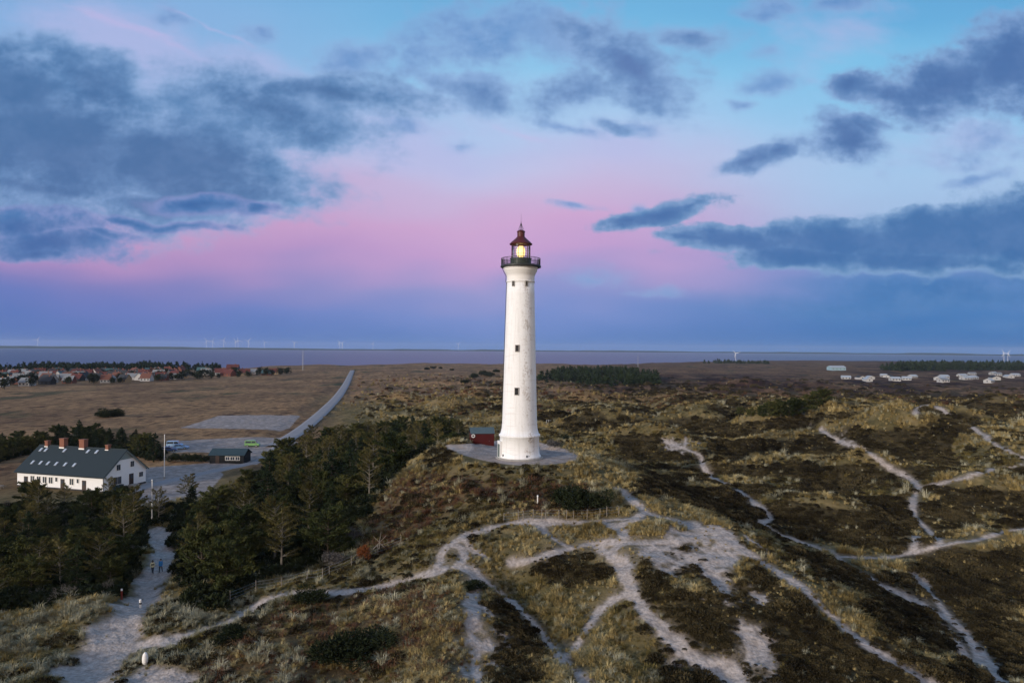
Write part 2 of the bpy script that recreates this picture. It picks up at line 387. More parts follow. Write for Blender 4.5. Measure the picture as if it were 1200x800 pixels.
def ground(pts, h=H0, first=True):
    """where the line of sight of each photo point meets the ground"""
    pts = np.asarray(pts, float).reshape(-1, 2)
    out = np.zeros((len(pts), 3))
    for i, (px, py) in enumerate(pts):
        a, b, c = ray(px, py)
        k = _steps[_steps < 3500]
        g = (CAM_Z + c * k) - h(a * k, b * k)
        j = np.argmax(g < 0) if (g < 0).any() else len(k) - 1
        k0, k1 = k[max(j - 1, 0)], k[j]
        g0, g1 = g[max(j - 1, 0)], g[j]
        kk = k0 + (k1 - k0) * (g0 / (g0 - g1) if g0 > 0 > g1 else 1.0)
        out[i] = (a * kk, b * kk, float(h(np.array([a * kk]), np.array([b * kk]))[0]))
    return out

def spline(P, n=12):
    P = np.asarray(P, float)
    Q = np.vstack([2 * P[0] - P[1], P, 2 * P[-1] - P[-2]])
    res = []
    for i in range(1, len(Q) - 2):
        for t in np.linspace(0, 1, n, endpoint=False):
            res.append(0.5 * ((2 * Q[i]) + (-Q[i - 1] + Q[i + 1]) * t + (2 * Q[i - 1] - 5 * Q[i] + 4 * Q[i + 1] - Q[i + 2]) * t * t + (-Q[i - 1] + 3 * Q[i] - 3 * Q[i + 1] + Q[i + 2]) * t ** 3))
    res.append(P[-1])
    return np.array(res)

# ------------------------------------------------------------------ tracks, bare sand and heather patches, as fields over the land
RX0, RX1, RY0, RY1, RC = -190.0, 260.0, 20.0, 330.0, 0.25
RNX, RNY = int((RX1 - RX0) / RC), int((RY1 - RY0) / RC)
gx_, gy_ = np.meshgrid(RX0 + (np.arange(RNX) + .5) * RC, RY0 + (np.arange(RNY) + .5) * RC)
EDGE = (fbm(gx_ / 1.6, gy_ / 1.6, 3, 61) - 0.5)
EDGE2 = (fbm(gx_ / 6.0, gy_ / 6.0, 4, 71) - 0.5)
SAND = np.zeros((RNY, RNX)); DARK = np.zeros((RNY, RNX)); LOT = np.zeros((RNY, RNX)); PATCH = np.zeros((RNY, RNX)); RED = np.zeros((RNY, RNX))
def stamp(F, x, y, hw):
    """raise field F to 1 inside distance hw of the point, falling to 0 at 1.6 hw"""
    R_ = hw * 1.9 + 0.6
    i0, i1 = int((x - R_ - RX0) / RC), int((x + R_ - RX0) / RC) + 1
    j0, j1 = int((y - R_ - RY0) / RC), int((y + R_ - RY0) / RC) + 1
    i0, j0 = max(i0, 0), max(j0, 0); i1, j1 = min(i1, RNX), min(j1, RNY)
    if i1 <= i0 or j1 <= j0: return
    d = np.hypot(gx_[j0:j1, i0:i1] - x, gy_[j0:j1, i0:i1] - y)
    q = 1.0 - (d / hw - 0.0) * 0.5          # 1 centre, .5 at hw, 0 at 2hw
    F[j0:j1, i0:i1] = np.maximum(F[j0:j1, i0:i1], q)

# tracks: width in metres, photo polyline
TRACKS = [
 (0.8, [(512, 663), (522, 641), (545, 626), (568, 620), (590, 613), (623, 609), (662, 611), (701, 609), (740, 605), (753, 600)]),
 (0.9, [(535, 662), (543, 652), (541, 641), (529, 636)]),
 (0.7, [(545, 630), (552, 640), (571, 653)]),
 (0.8, [(631, 611), (639, 623), (659, 636), (672, 640)]),
 (0.8, [(597, 659), (623, 654), (649, 646), (681, 638), (714, 633), (740, 634), (772, 633), (805, 629), (840, 618)]),
 (1.0, [(725, 572), (746, 589), (756, 598), (779, 606), (805, 613), (824, 618), (842, 616)]),
 (1.5, [(779, 606), (805, 613), (830, 619), (850, 622)]),
 (0.9, [(704, 609), (722, 616), (733, 625), (728, 633)]),
 (0.8, [(753, 600), (745, 606), (722, 615)]),
 (1.2, [(730, 633), (716, 647), (727, 657), (735, 676), (740, 692)]),
 (0.9, [(690, 636), (716, 647)]),
 (0.9, [(738, 690), (714, 704), (694, 725), (678, 751), (665, 766)]),
 (0.85, [(739, 694), (756, 716), (779, 735), (805, 758), (821, 771), (840, 785), (885, 812)]),
 (0.9, [(780, 742), (812, 768), (846, 776), (865, 790)]),
 (0.8, [(555, 665), (571, 680), (590, 696), (610, 712), (633, 738), (655, 764), (672, 780), (690, 803)]),
 (0.6, [(553, 670), (558, 689), (552, 715), (550, 738), (561, 755), (556, 775), (562, 800)]),
 (1.1, [(546, 664), (556, 672), (566, 681)]),
 (1.2, [(842, 616), (850, 627), (885, 652), (920, 673), (944, 690), (969, 715), (997, 740), (1032, 764), (1067, 785), (1110, 808)]),
 (0.65, [(874, 627), (902, 648), (930, 669)]),
 (0.85, [(776, 515), (800, 524), (821, 533), (822, 540), (832, 557), (860, 571), (885, 589), (902, 605), (893, 612), (909, 624), (937, 633), (972, 647), (997, 664), (1025, 680), (1060, 697), (1088, 711), (1116, 725), (1133, 743), (1151, 767), (1178, 803)]),
 (1.0, [(1025, 680), (1060, 697), (1088, 711), (1110, 722)]),
 (0.6, [(1102, 729), (1119, 746), (1137, 778)]),
 (0.7, [(1070, 669), (1088, 690), (1109, 717)]),
 (0.5, [(972, 650), (1010, 652), (1042, 652), (1077, 644), (1112, 636), (1147, 631), (1175, 622), (1210, 618)]),
 (0.65, [(962, 502), (982, 516), (1012, 526), (1040, 545), (1062, 557), (1076, 569), (1070, 585), (1074, 606), (1095, 627), (1103, 637)]),
 (0.7, [(1074, 627), (1071, 645)]),
 (0.55, [(1078, 570), (1112, 563), (1147, 554), (1200, 543), (1215, 538)]),
 (0.7, [(1072, 484), (1080, 475), (1100, 477), (1117, 489), (1140, 500), (1162, 517), (1187, 530), (1210, 540)]),
 (0.6, [(804, 512), (802, 524)]),
 (1.15, [(517, 665), (480, 677), (440, 687), (393, 692), (347, 693), (303, 705), (283, 722), (227, 740), (193, 748), (160, 755)]),
 (1.5, [(330, 697), (303, 706), (286, 720)]),
 (1.9, [(184, 621), (190, 637), (192, 655), (183, 672)]),
 (1.9, [(183, 672), (172, 690), (163, 705)]),
 (2.0, [(163, 705), (148, 722), (134, 738)]),
 (2.9, [(134, 738), (118, 765), (102, 790), (96, 815)]),
 (2.0, [(174, 790), (190, 806)]),
 (1.3, [(556, 678), (553, 700), (556, 730)]),
]
TRACK_XY = []
for hw, pl in TRACKS:
    g = ground(spline(pl, 4))
    # fill in evenly in world space
    SLOTS = None
    seg = np.hypot(*(np.diff(g[:, :2], axis=0).T))
    s = np.concatenate([[0], np.cumsum(seg)])
    if s[-1] < 0.5: continue
    n = max(int(s[-1] / 0.3), 2)
    q = np.linspace(0, s[-1], n)
    X = np.interp(q, s, g[:, 0]); Y = np.interp(q, s, g[:, 1])
    TRACK_XY.append((hw, X, Y))
    wob = 1 + 0.5 * (fbm(X / 5, Y / 5, 2, 81) - 0.5) * 2
    for a_, b_, w_ in zip(X, Y, wob): stamp(SAND, a_, b_, hw * w_ * ((0.58 if (b_ < 82 and a_ < 36) else 0.72) if hw < 1.9 else 0.85))
def inpoly(X, Y, poly):
    n = len(poly); ins = np.zeros(X.shape, bool); j = n - 1
    for i in range(n):
        xi, yi = poly[i]; xj, yj = poly[j]
        c = ((yi > Y) != (yj > Y)) & (X < (xj - xi) * (Y - yi) / (yj - yi + 1e-12) + xi)
        ins ^= c; j = i
    return ins
def blur(F, k):
    for ax in (0, 1):
        c = np.cumsum(np.pad(F, [(k + 1, k) if a == ax else (0, 0) for a in (0, 1)], mode='edge'), axis=ax)
        if ax == 0: F = (c[2 * k + 1:] - c[:-2 * k - 1]) / (2 * k + 1)
        else: F = (c[:, 2 * k + 1:] - c[:, :-2 * k - 1]) / (2 * k + 1)
    return F
def polyfield(pl, soft, straight=False):
    g = ground(list(pl) if straight else spline(list(pl) + [pl[0]], 4))[:, :2]
    x0, x1, y0, y1 = g[:, 0].min() - soft * 2, g[:, 0].max() + soft * 2, g[:, 1].min() - soft * 2, g[:, 1].max() + soft * 2
    i0, i1 = max(int((x0 - RX0) / RC), 0), min(int((x1 - RX0) / RC) + 1, RNX)
    j0, j1 = max(int((y0 - RY0) / RC), 0), min(int((y1 - RY0) / RC) + 1, RNY)
    F = inpoly(gx_[j0:j1, i0:i1], gy_[j0:j1, i0:i1], g).astype(float)
    k = max(int(soft / RC / 2), 1)
    return (slice(j0, j1), slice(i0, i1)), blur(blur(F, k), k)
# loose wind-blown sand (weight < 1 lets the grass break through)
for w_, soft, pl in [
  (0.92, 1.2, [(780, 628), (838, 612), (862, 640), (868, 668), (852, 690), (868, 715), (890, 745), (905, 770), (930, 803), (905, 803), (880, 770), (852, 742), (866, 722), (842, 700), (822, 670), (800, 655)]),
  (0.72, 1.0, [(740, 632), (800, 628), (812, 650), (830, 690), (830, 712), (800, 690), (775, 668), (745, 650)]),
  (0.60, 0.8, [(545, 738), (572, 742), (578, 760), (560, 775), (553, 800), (585, 803), (548, 803), (528, 752)]),
  (0.50, 1.0, [(560, 690), (580, 720), (600, 750), (590, 790), (565, 770), (556, 730)]),
  (0.52, 1.0, [(628, 748), (660, 765), (672, 790), (655, 795), (640, 770)]),
  (0.60, 0.8, [(720, 725), (760, 752), (800, 778), (790, 780), (745, 755)]),
  (0.55, 0.8, [(563, 604), (580, 603), (578, 616), (566, 618)]),
  (0.48, 1.5, [(755, 606), (835, 622), (800, 634), (745, 630)]),
  (0.66, 1.5, [(890, 740), (940, 800), (980, 806), (920, 806)]),
   (0.50, 1.2, [(866, 655), (905, 700), (912, 715), (880, 690)]),
  (0.40, 2.0, [(930, 480), (1000, 515), (1000, 522), (940, 495)]),
  (0.47, 2.5, [(765, 505), (800, 510), (830, 525), (800, 530), (775, 520)]),
  (0.50, 1.5, [(160, 742), (225, 735), (215, 752), (175, 765), (150, 757)]),
]:
    sl, F = polyfield(pl, soft)
    PATCH[sl] = np.maximum(PATCH[sl], F * w_)
EDGE3 = fbm(gx_ / 3.2, gy_ / 2.6, 5, 66, 0.62) - 0.5
EDGE4 = fbm(gx_ / 0.95, gy_ / 0.85, 3, 67, 0.6) - 0.5
PATCH = ss(PATCH * 0.86 + (1.15 * EDGE3 + 0.8 * EDGE + 1.1 * EDGE4 + 0.3 * EDGE2) * (PATCH > 0.02), 0.42, 0.72)
WIDE = (blur(blur(ss(SAND, .85, 1.0), 6), 6) > .28)
SAND = np.clip(SAND * np.where(WIDE, 1.0, 0.98) + np.where(WIDE, 0.5, np.where(gy_ > 84, 0.34, 0.55)) * EDGE * (SAND > 0.02) + (0.22 * EDGE2 + 0.34 * EDGE3) * (SAND > 0.02), 0, 1)
SAND = np.maximum(ss(SAND, 0.36, 0.64), PATCH)
# dark crowberry and heather: soft outline, weight
for w_, soft, pl in [
  (0.9, 1.5, [(600, 655), (640, 645), (690, 642), (715, 655), (718, 680), (690, 690), (650, 690), (620, 675)]),
  (0.9, 2.0, [(575, 690), (610, 715), (640, 750), (655, 800), (570, 800), (585, 760), (565, 720)]),
  (0.85, 2.0, [(905, 665), (950, 705), (1000, 745), (1070, 800), (950, 803), (935, 770), (895, 720)]),
  (0.9, 1.5, [(800, 700), (835, 712), (855, 740), (830, 757), (800, 735), (780, 720), (750, 690), (765, 675)]),
  (0.8, 2.0, [(900, 640), (960, 655), (1030, 690), (1110, 735), (1130, 790), (1080, 780), (1010, 735), (950, 690)]),
  (1.0, 2.5, [(960, 590), (1030, 585), (1065, 590), (1070, 640), (1010, 645), (950, 625)]),
  (1.0, 2.5, [(1085, 580), (1150, 570), (1200, 575), (1200, 615), (1140, 628), (1105, 625), (1085, 605)]),
  (1.0, 3.0, [(1110, 645), (1200, 625), (1210, 800), (1175, 795), (1130, 735), (1080, 690), (1070, 660)]),
  (1.0, 3.0, [(1005, 490), (1050, 480), (1090, 500), (1112, 530), (1090, 542), (1040, 532), (1005, 520)]),
  (1.0, 2.5, [(972, 535), (1010, 530), (1050, 550), (1065, 575), (1010, 575), (975, 560)]),
  (0.8, 2.0, [(795, 560), (840, 562), (890, 600), (880, 608), (830, 588)]),
  (0.85, 3.0, [(725, 510), (790, 512), (800, 535), (760, 545), (730, 535)]),
  (0.8, 3.0, [(700, 480), (760, 478), (780, 500), (720, 505)]),
  (0.8, 3.0, [(810, 490), (880, 488), (890, 510), (820, 505)]),
  (0.7, 1.5, [(550, 590), (585, 570), (570, 600), (520, 640), (440, 690), (400, 690), (470, 650)]),
  (0.75, 1.5, [(240, 740), (300, 722), (330, 735), (290, 760), (220, 765)]),
  (0.7, 2.0, [(400, 690), (440, 700), (420, 720), (380, 720)]),
  (0.7, 2.0, [(475, 535), (520, 525), (560, 545), (640, 548), (660, 556), (560, 560), (500, 552)]),
  (0.8, 2.5, [(900, 540), (950, 545), (960, 580), (905, 570)]),
]:
    sl, F = polyfield(pl, soft)
    DARK[sl] = np.maximum(DARK[sl], F * w_)
for w_, soft, pl in [
  (0.9, 2.0, [(440, 590), (480, 555), (560, 560), (640, 565), (700, 575), (690, 600), (600, 600), (560, 580), (500, 620), (440, 650)]),
  (0.7, 2.0, [(350, 700), (420, 690), (500, 690), (530, 730), (430, 800), (250, 800), (240, 770)]),
  (0.6, 2.0, [(500, 770), (550, 760), (560, 803), (440, 803)]),
]:
    sl, F = polyfield(pl, soft)
    RED[sl] = np.maximum(RED[sl], F * w_)
# gravel yards, lanes and car park on the plain, and the paved ring round the tower
for w_, soft, pl in [
  (1.0, 0.8, [(126, 586), (150, 576), (172, 566), (255, 549), (262, 556), (240, 580), (175, 592)]),
  (1.0, 0.8, [(160, 562), (168, 548), (235, 543), (290, 533), (312, 530), (306, 540), (240, 558), (170, 572)]),
  (1.0, 0.8, [(200, 530), (205, 517), (250, 514), (330, 510), (350, 516), (320, 530), (300, 545), (285, 540), (290, 528), (240, 530)]),
  (1.0, 0.8, [(212, 501), (256, 487), (352, 486), (340, 499), (330, 503)]),
  (1.0, 0.4, [(521, 521), (560, 519), (590, 516), (640, 520), (672, 531), (678, 538), (665, 543), (620, 546), (580, 543), (552, 537), (532, 531)]),
]:
    sl, F = polyfield(pl, soft, soft > .5)
    LOT[sl] = np.maximum(LOT[sl], F * w_)
LOT = ss(LOT + (0.35 * EDGE + 0.4 * EDGE2) * (LOT > .01) * (LOT < .995), 0.4, 0.6)
DARK = np.clip(DARK * 0.60 + (1.3 * EDGE2 + 0.8 * EDGE3 + 0.35 * EDGE) * (DARK > 0.01), 0, 1)
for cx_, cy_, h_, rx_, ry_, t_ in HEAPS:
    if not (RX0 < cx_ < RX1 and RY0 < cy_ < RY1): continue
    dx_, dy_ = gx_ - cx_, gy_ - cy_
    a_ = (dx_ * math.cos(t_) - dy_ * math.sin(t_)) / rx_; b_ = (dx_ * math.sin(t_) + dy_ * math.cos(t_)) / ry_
    f_ = np.exp(-1.1 * (a_ + .15) ** 2 - ((b_ + .55) / .5) ** 2)  # heather on the near face, doubling as painted shade to model the heap
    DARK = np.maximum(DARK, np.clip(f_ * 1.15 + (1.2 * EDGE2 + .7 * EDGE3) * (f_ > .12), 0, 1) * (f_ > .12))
    g_ = np.exp(-1.0 * a_ ** 2 - ((b_ - .25) / .35) ** 2)            # pale grass along the crest, its lightness also painting in relief
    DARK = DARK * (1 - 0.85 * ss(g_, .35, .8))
# heather in hollows and near slopes doubles as painted relief shade; grass on crests
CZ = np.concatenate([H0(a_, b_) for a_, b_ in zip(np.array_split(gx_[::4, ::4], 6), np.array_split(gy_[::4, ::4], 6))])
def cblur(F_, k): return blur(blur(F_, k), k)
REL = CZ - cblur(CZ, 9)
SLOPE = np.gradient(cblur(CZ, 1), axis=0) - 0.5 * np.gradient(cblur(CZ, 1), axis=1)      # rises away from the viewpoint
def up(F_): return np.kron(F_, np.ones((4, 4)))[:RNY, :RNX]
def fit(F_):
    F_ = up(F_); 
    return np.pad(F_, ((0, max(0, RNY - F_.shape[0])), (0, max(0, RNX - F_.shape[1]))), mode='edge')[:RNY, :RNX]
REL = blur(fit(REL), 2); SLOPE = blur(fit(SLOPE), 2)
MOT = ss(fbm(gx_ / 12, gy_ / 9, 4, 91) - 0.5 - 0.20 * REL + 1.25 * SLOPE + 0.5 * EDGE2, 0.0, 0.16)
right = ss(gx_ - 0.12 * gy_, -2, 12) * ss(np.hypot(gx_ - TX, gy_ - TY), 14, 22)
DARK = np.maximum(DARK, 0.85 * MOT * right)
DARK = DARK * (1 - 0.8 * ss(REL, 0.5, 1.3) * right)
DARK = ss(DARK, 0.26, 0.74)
def rfield(F, x, y, outside=0.0):
    fx = (x - RX0) / RC - .5; fy = (y - RY0) / RC - .5
    ok = (fx > 0) & (fx < RNX - 1) & (fy > 0) & (fy < RNY - 1)
    return np.where(ok, bilin(F, fx, fy), outside)
ROAD_PX = [(322, 524), (352, 505), (378, 484), (396, 465), (406, 450), (413, 434)]
ROAD_XY = spline(ground(ROAD_PX)[:, :2], 40)
SANDW = blur(blur(SAND, 2), 2)
def H(x, y):
    x = np.asarray(x, float); y = np.asarray(y, float)
    z = H0(x, y)
    z = z - 0.28 * rfield(SANDW, x, y)
    m = (x > -260) & (x < -60) & (y > 190) & (y < 1000)
    if m.any():
        d = np.full(x.shape, 99.0); xm, ym = x[m], y[m]
        dm = np.full(xm.shape, 1e9)
        for a_, b_ in ROAD_XY[::2]: dm = np.minimum(dm, (xm - a_) ** 2 + (ym - b_) ** 2)
        d[m] = np.sqrt(dm)
        z = z - 0.7 * (1 - ss(d, 6.0, 14.0))
    dt = np.hypot(x - TX, y - TY)
    z = np.where(dt < 16, z + (TZ - z) * (1 - ss(dt, 9.0, 14.0)), z)
    return z
def Hs(x, y): return float(H(np.array([x]), np.array([y]))[0])
def at(px, py):
    return Vector(ground([(px, py)], H)[0])
# ------------------------------------------------------------------ helpers: tags, meshes, materials
def tag(o, label=None, cat=None, group=None, kind=None):
    if label: o['label'] = label
    if cat: o['category'] = cat
    if group: o['group'] = group
    if kind: o['kind'] = kind
    return o
def link(name, me, mats, parent=None, loc=None, smooth=False):
    o = bpy.data.objects.new(name, me)
    COL.objects.link(o)
    for m in (mats if isinstance(mats, (list, tuple)) else [mats]): me.materials.append(m)
    if parent is not None: o.parent = parent
    if loc is not None: o.location = loc
    if smooth: me.polygons.foreach_set('use_smooth', np.ones(len(me.polygons), bool))
    return o
def empty(name, loc, rz=0.0):
    o = bpy.data.objects.new(name, None); COL.objects.link(o)
    o.location = loc; o.rotation_euler = (0, 0, rz); o.empty_display_size = 0.3
    return o
class MB:
    """collects simple solids; build() links them as ONE mesh object"""
    def __init__(s): s.v = []; s.f = []; s.mi = []
    def add(s, v, f, mi=0):
        k = len(s.v); s.v += [tuple(p) for p in v]; s.f += [tuple(i + k for i in q) for q in f]; s.mi += [mi] * len(f); return s
    def box(s, c, d, mi=0, rz=0.0, rx=0.0, ry=0.0):
        R_ = Euler((rx, ry, rz)).to_matrix()
        v = [Vector(c) + R_ @ Vector((a * d[0] / 2, b * d[1] / 2, e * d[2] / 2)) for a in (-1, 1) for b in (-1, 1) for e in (-1, 1)]
        return s.add(v, [(0, 1, 3, 2), (4, 6, 7, 5), (0, 4, 5, 1), (2, 3, 7, 6), (0, 2, 6, 4), (1, 5, 7, 3)], mi)
    def tube(s, a, b, r0, r1=None, n=8, mi=0, cap=True):
        a, b = Vector(a), Vector(b); r1 = r0 if r1 is None else r1
        q = (b - a).to_track_quat('Z', 'Y')
        v = []
        for p, r in ((a, r0), (b, r1)):
            for i in range(n):
                t = 2 * math.pi * i / n
                v.append(p + q @ Vector((r * math.cos(t), r * math.sin(t), 0)))
        f = [(i, (i + 1) % n, n + (i + 1) % n, n + i) for i in range(n)]
        if cap: f += [tuple(range(n - 1, -1, -1)), tuple(range(n, 2 * n))]
        return s.add(v, f, mi)
    def lathe(s, prof, n=48, mi=0, c=(0, 0, 0), cap=True):
        v = []
        for r, z in prof:
            for i in range(n):
                t = 2 * math.pi * i / n
                v.append((c[0] + r * math.cos(t), c[1] + r * math.sin(t), c[2] + z))
        f = []
        for k in range(len(prof) - 1):
            for i in range(n):
                j = (i + 1) % n
                f.append((k * n + i, k * n + j, (k + 1) * n + j, (k + 1) * n + i))
        if cap:
            f.append(tuple(range(n - 1, -1, -1))); f.append(tuple(range((len(prof) - 1) * n, len(prof) * n)))
        return s.add(v, f, mi)
    def prism(s, pts, y0, y1, mi=0):
        """outline in x,z pushed along y"""
        n = len(pts)
        v = [(x, y0, z) for x, z in pts] + [(x, y1, z) for x, z in pts]
        f = [tuple(range(n)), tuple(range(2 * n - 1, n - 1, -1))] + [(i, n + i, n + (i + 1) % n, (i + 1) % n) for i in range(n)]
        return s.add(v, f, mi)
    def mesh(s, name):
        me = bpy.data.meshes.new(name); me.from_pydata(s.v, [], s.f); me.update()
        bm = bmesh.new(); bm.from_mesh(me); bmesh.ops.recalc_face_normals(bm, faces=bm.faces); bm.to_mesh(me); bm.free()
        if any(s.mi): me.polygons.foreach_set('material_index', s.mi)
        return me
    def build(s, name, mats, parent=None, loc=None, smooth=False, bevel=0.0):
        o = link(name, s.mesh(name), mats, parent, loc, smooth)
        if bevel:
            b = o.modifiers.new('bevel', 'BEVEL'); b.width = bevel; b.segments = 2; b.limit_method = 'ANGLE'
        return o

def npmesh(name, V, F, attrs=None, smooth=True):
    """mesh from numpy vertices and quads (or triangles)"""
    me = bpy.data.meshes.new(name)
    nf, k = F.shape
    me.vertices.add(len(V)); me.vertices.foreach_set('co', np.ascontiguousarray(V, np.float32).ravel())
    me.loops.add(nf * k); me.loops.foreach_set('vertex_index', np.ascontiguousarray(F, np.int32).ravel())
    me.polygons.add(nf); me.polygons.foreach_set('loop_start', np.arange(0, nf * k, k, dtype=np.int32))
    me.polygons.foreach_set('use_smooth', np.full(nf, smooth))
    me.update(calc_edges=True)
    for n, a in (attrs or {}).items():
        at_ = me.attributes.new(n, 'FLOAT', 'POINT'); at_.data.foreach_set('value', np.ascontiguousarray(a, np.float32))
    return me

def material(name, rough=0.85, spec=0.2):
    m = bpy.data.materials.new(name); m.use_nodes = True
    T = NT(m.node_tree)
    b = m.node_tree.nodes['Principled BSDF']
    b.inputs['Roughness'].default_value = rough
    b.inputs['Specular IOR Level'].default_value = spec
    return m, T, b
def solid(name, c, rough=0.7, spec=0.3, var=0.18, scale=3.0, metal=0.0, bump=0.0, obj=True, streak=None):
    """a plain surface with uneven weathering"""
    m, T, b = material(name, rough, spec)
    tc_ = T.node('ShaderNodeTexCoord')
    vec = tc_.outputs['Object'] if obj else T.node('ShaderNodeNewGeometry').outputs['Position']
    if streak: vec = T.vm('MULTIPLY', vec, streak)
    n = T.noise(vec, scale, 5, 0.6)
    T.set(b.inputs['Base Color'], T.mix(n, tuple(k * (1 - var) for k in c), tuple(min(1, k * (1 + var)) for k in c)))
    b.inputs['Metallic'].default_value = metal
    if bump:
        bn = T.node('ShaderNodeBump'); bn.inputs['Strength'].default_value = bump; bn.inputs['Distance'].default_value = 0.05
        T.set(bn.inputs['Height'], n); T.l.new(bn.outputs[0], b.inputs['Normal'])
    return m

# ------------------------------------------------------------------ ground material
def ground_material():
    m, T, b = material('dune ground', 0.95, 0.05)
    pos = T.node('ShaderNodeNewGeometry').outputs['Position']
    A_ = lambda n: T.node('ShaderNodeAttribute', attribute_name=n).outputs['Fac']
    n8 = T.noise(pos, 0.11, 4, 0.55); n2 = T.noise(pos, 0.55, 4, 0.6); n05 = T.noise(pos, 2.6, 3, 0.65)
    far = T.noise(T.vm('MULTIPLY', pos, (1.0, 0.6, 0.0)), 0.021, 5, 0.6)
    mid = T.noise(T.vm('MULTIPLY', pos, (1.0, 0.8, 0.0)), 0.085, 5, 0.65)
    c = T.mix(T.mr(n8, 0.38, 0.62), (0.13, 0.105, 0.046), (0.225, 0.175, 0.085))
    c = T.mix(T.mr(n2, 0.45, 0.7), c, (0.075, 0.066, 0.03))
    # the plain: tan grass, russet heather, mossy strips
    pl = T.mix(T.mr(far, 0.40, 0.60), (0.40, 0.24, 0.12), (0.25, 0.15, 0.08))
    pl = T.mix(T.mr(mid, 0.52, 0.70), pl, (0.052, 0.028, 0.022))
    pl = T.mix(T.mr(T.noise(T.vm('MULTIPLY', pos, (1.0, 0.5, 0.0)), 0.03, 4, 0.6), 0.56, 0.68), pl, (0.085, 0.088, 0.046))
    fine = T.noise(T.vm('MULTIPLY', pos, (1.0, 0.45, 0.0)), 0.33, 5, 0.7)
    pl = T.mix(T.mr(fine, 0.42, 0.66, 0.0, 0.75), pl, (0.075, 0.046, 0.030))
    pl = T.mix(T.mr(fine, 0.25, 0.40, 0.55, 0.0), pl, (0.44, 0.29, 0.15))
    c = T.mix(A_('plain'), c, pl)
    c = T.mix(T.m('MULTIPLY', A_('heath'), T.mr(T.m('ADD', far, T.m('MULTIPLY', mid, 0.3)), 0.58, 0.78, 1.0, 0.12)), c, (0.034, 0.018, 0.018))
    rd = T.mix(T.mr(n2, 0.4, 0.65), (0.13, 0.082, 0.045), (0.07, 0.04, 0.027))
    c = T.mix(T.m('MULTIPLY', A_('red'), 0.8), c, rd)
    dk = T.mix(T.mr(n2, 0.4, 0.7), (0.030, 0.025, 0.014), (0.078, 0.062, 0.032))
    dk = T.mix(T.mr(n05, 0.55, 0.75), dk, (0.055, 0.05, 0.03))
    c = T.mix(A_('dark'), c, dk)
    lot = T.mix(T.mr(n2, 0.35, 0.7), (0.29, 0.245, 0.22), (0.44, 0.385, 0.355))
    c = T.mix(A_('lot'), c, lot)
    sn = T.mix(T.mr(n05, 0.3, 0.75), (0.36, 0.31, 0.275), (0.50, 0.435, 0.395))
    sn = T.mix(T.mr(n2, 0.52, 0.75, 0.0, 0.6), sn, (0.27, 0.24, 0.225))
    c = T.mix(T.m('MULTIPLY', T.mr(A_('sandw'), 0.05, 0.5), T.mr(n05, 0.35, 0.65, 0.25, 0.75)), c, (0.25, 0.205, 0.16))
    c = T.mix(A_('sand'), c, sn)
    grain = T.noise(pos, 1.3, 6, 0.72)
    c = T.mix(T.mr(grain, 0.3, 0.7, 0.30, 0.0), c, (0.02, 0.016, 0.01))
    T.set(b.inputs['Base Color'], c)
    bn = T.node('ShaderNodeBump'); bn.inputs['Strength'].default_value = 0.9; bn.inputs['Distance'].default_value = 0.35
    foot = T.noise(pos, 3.4, 2, 0.5)
    T.set(bn.inputs['Height'], T.m('ADD', T.m('ADD', T.m('MULTIPLY', grain, T.m('MULTIPLY_ADD', A_('sand'), -0.75, 1.0)), T.m('MULTIPLY', T.m('MULTIPLY', foot, A_('sand')), 0.25)), T.m('MULTIPLY', T.noise(pos, 0.3, 4, 0.6), 1.5)))
    T.l.new(bn.outputs[0], b.inputs['Normal'])
    return m
M_GROUND = ground_material()

# one polar-spaced sheet: fine near the dunes, coarse towards the fjord
th = np.concatenate([np.linspace(-math.pi, -0.80, 60)[:-1], np.linspace(-0.80, 0.80, 1061), np.linspace(0.80, math.pi, 60)[1:]])
rr = [3.0]
while rr[-1] < 40: rr.append(rr[-1] * 1.06)
while rr[-1] < 132: rr.append(rr[-1] + 0.24)
while rr[-1] < 420: rr.append(rr[-1] * 1.0045)
while rr[-1] < 3600: rr.append(rr[-1] * 1.016)
rr = np.array(rr)
TT, RR = np.meshgrid(th, rr)
VX, VY = (RR * np.sin(TT)).ravel(), (RR * np.cos(TT)).ravel()
VZ = np.concatenate([H(a, b_) for a, b_ in zip(np.array_split(VX, 12), np.array_split(VY, 12))])
V = np.stack([VX, VY, VZ], 1)
nt, nr = len(th), len(rr)
I = np.arange(nr * nt).reshape(nr, nt)
F = np.stack([I[:-1, :-1], I[:-1, 1:], I[1:, 1:], I[1:, :-1]], -1).reshape(-1, 4)[:, ::-1]
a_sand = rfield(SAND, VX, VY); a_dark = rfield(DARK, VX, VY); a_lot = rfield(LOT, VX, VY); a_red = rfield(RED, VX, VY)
tv = TT.ravel(); rv = RR.ravel()
far_r = ss(rv, 260, 420)
a_dark = np.maximum(a_dark * (1 - far_r), far_r * 0.0)
pl_l = ss(-tv, 0.22, 0.30) * ss(rv, 150, 200)
a_sw = rfield(blur(blur(SANDW, 3), 3), VX, VY)
a_plain = np.maximum(pl_l, ss(rv, 300, 480))
a_heath = ss(tv, 0.02, 0.18) * ss(rv, 330, 520) * (1 - 0.35 * ss(rv, 800, 1000))
a_heath = np.maximum(a_heath, 0.9 * ss(tv, 0.36, 0.5) * ss(rv, 260, 330))
MOTF = ss(fbm(VX / 17, VY / 13, 4, 93), 0.53, 0.66)
a_dark = np.maximum(a_dark, MOTF * ss(rv, 240, 300) * (1 - ss(rv, 600, 900)) * 0.75 * ss(tv, -0.2, 0.0))
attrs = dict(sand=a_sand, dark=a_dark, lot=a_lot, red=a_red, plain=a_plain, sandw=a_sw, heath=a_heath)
full = npmesh('terrain', V, F)
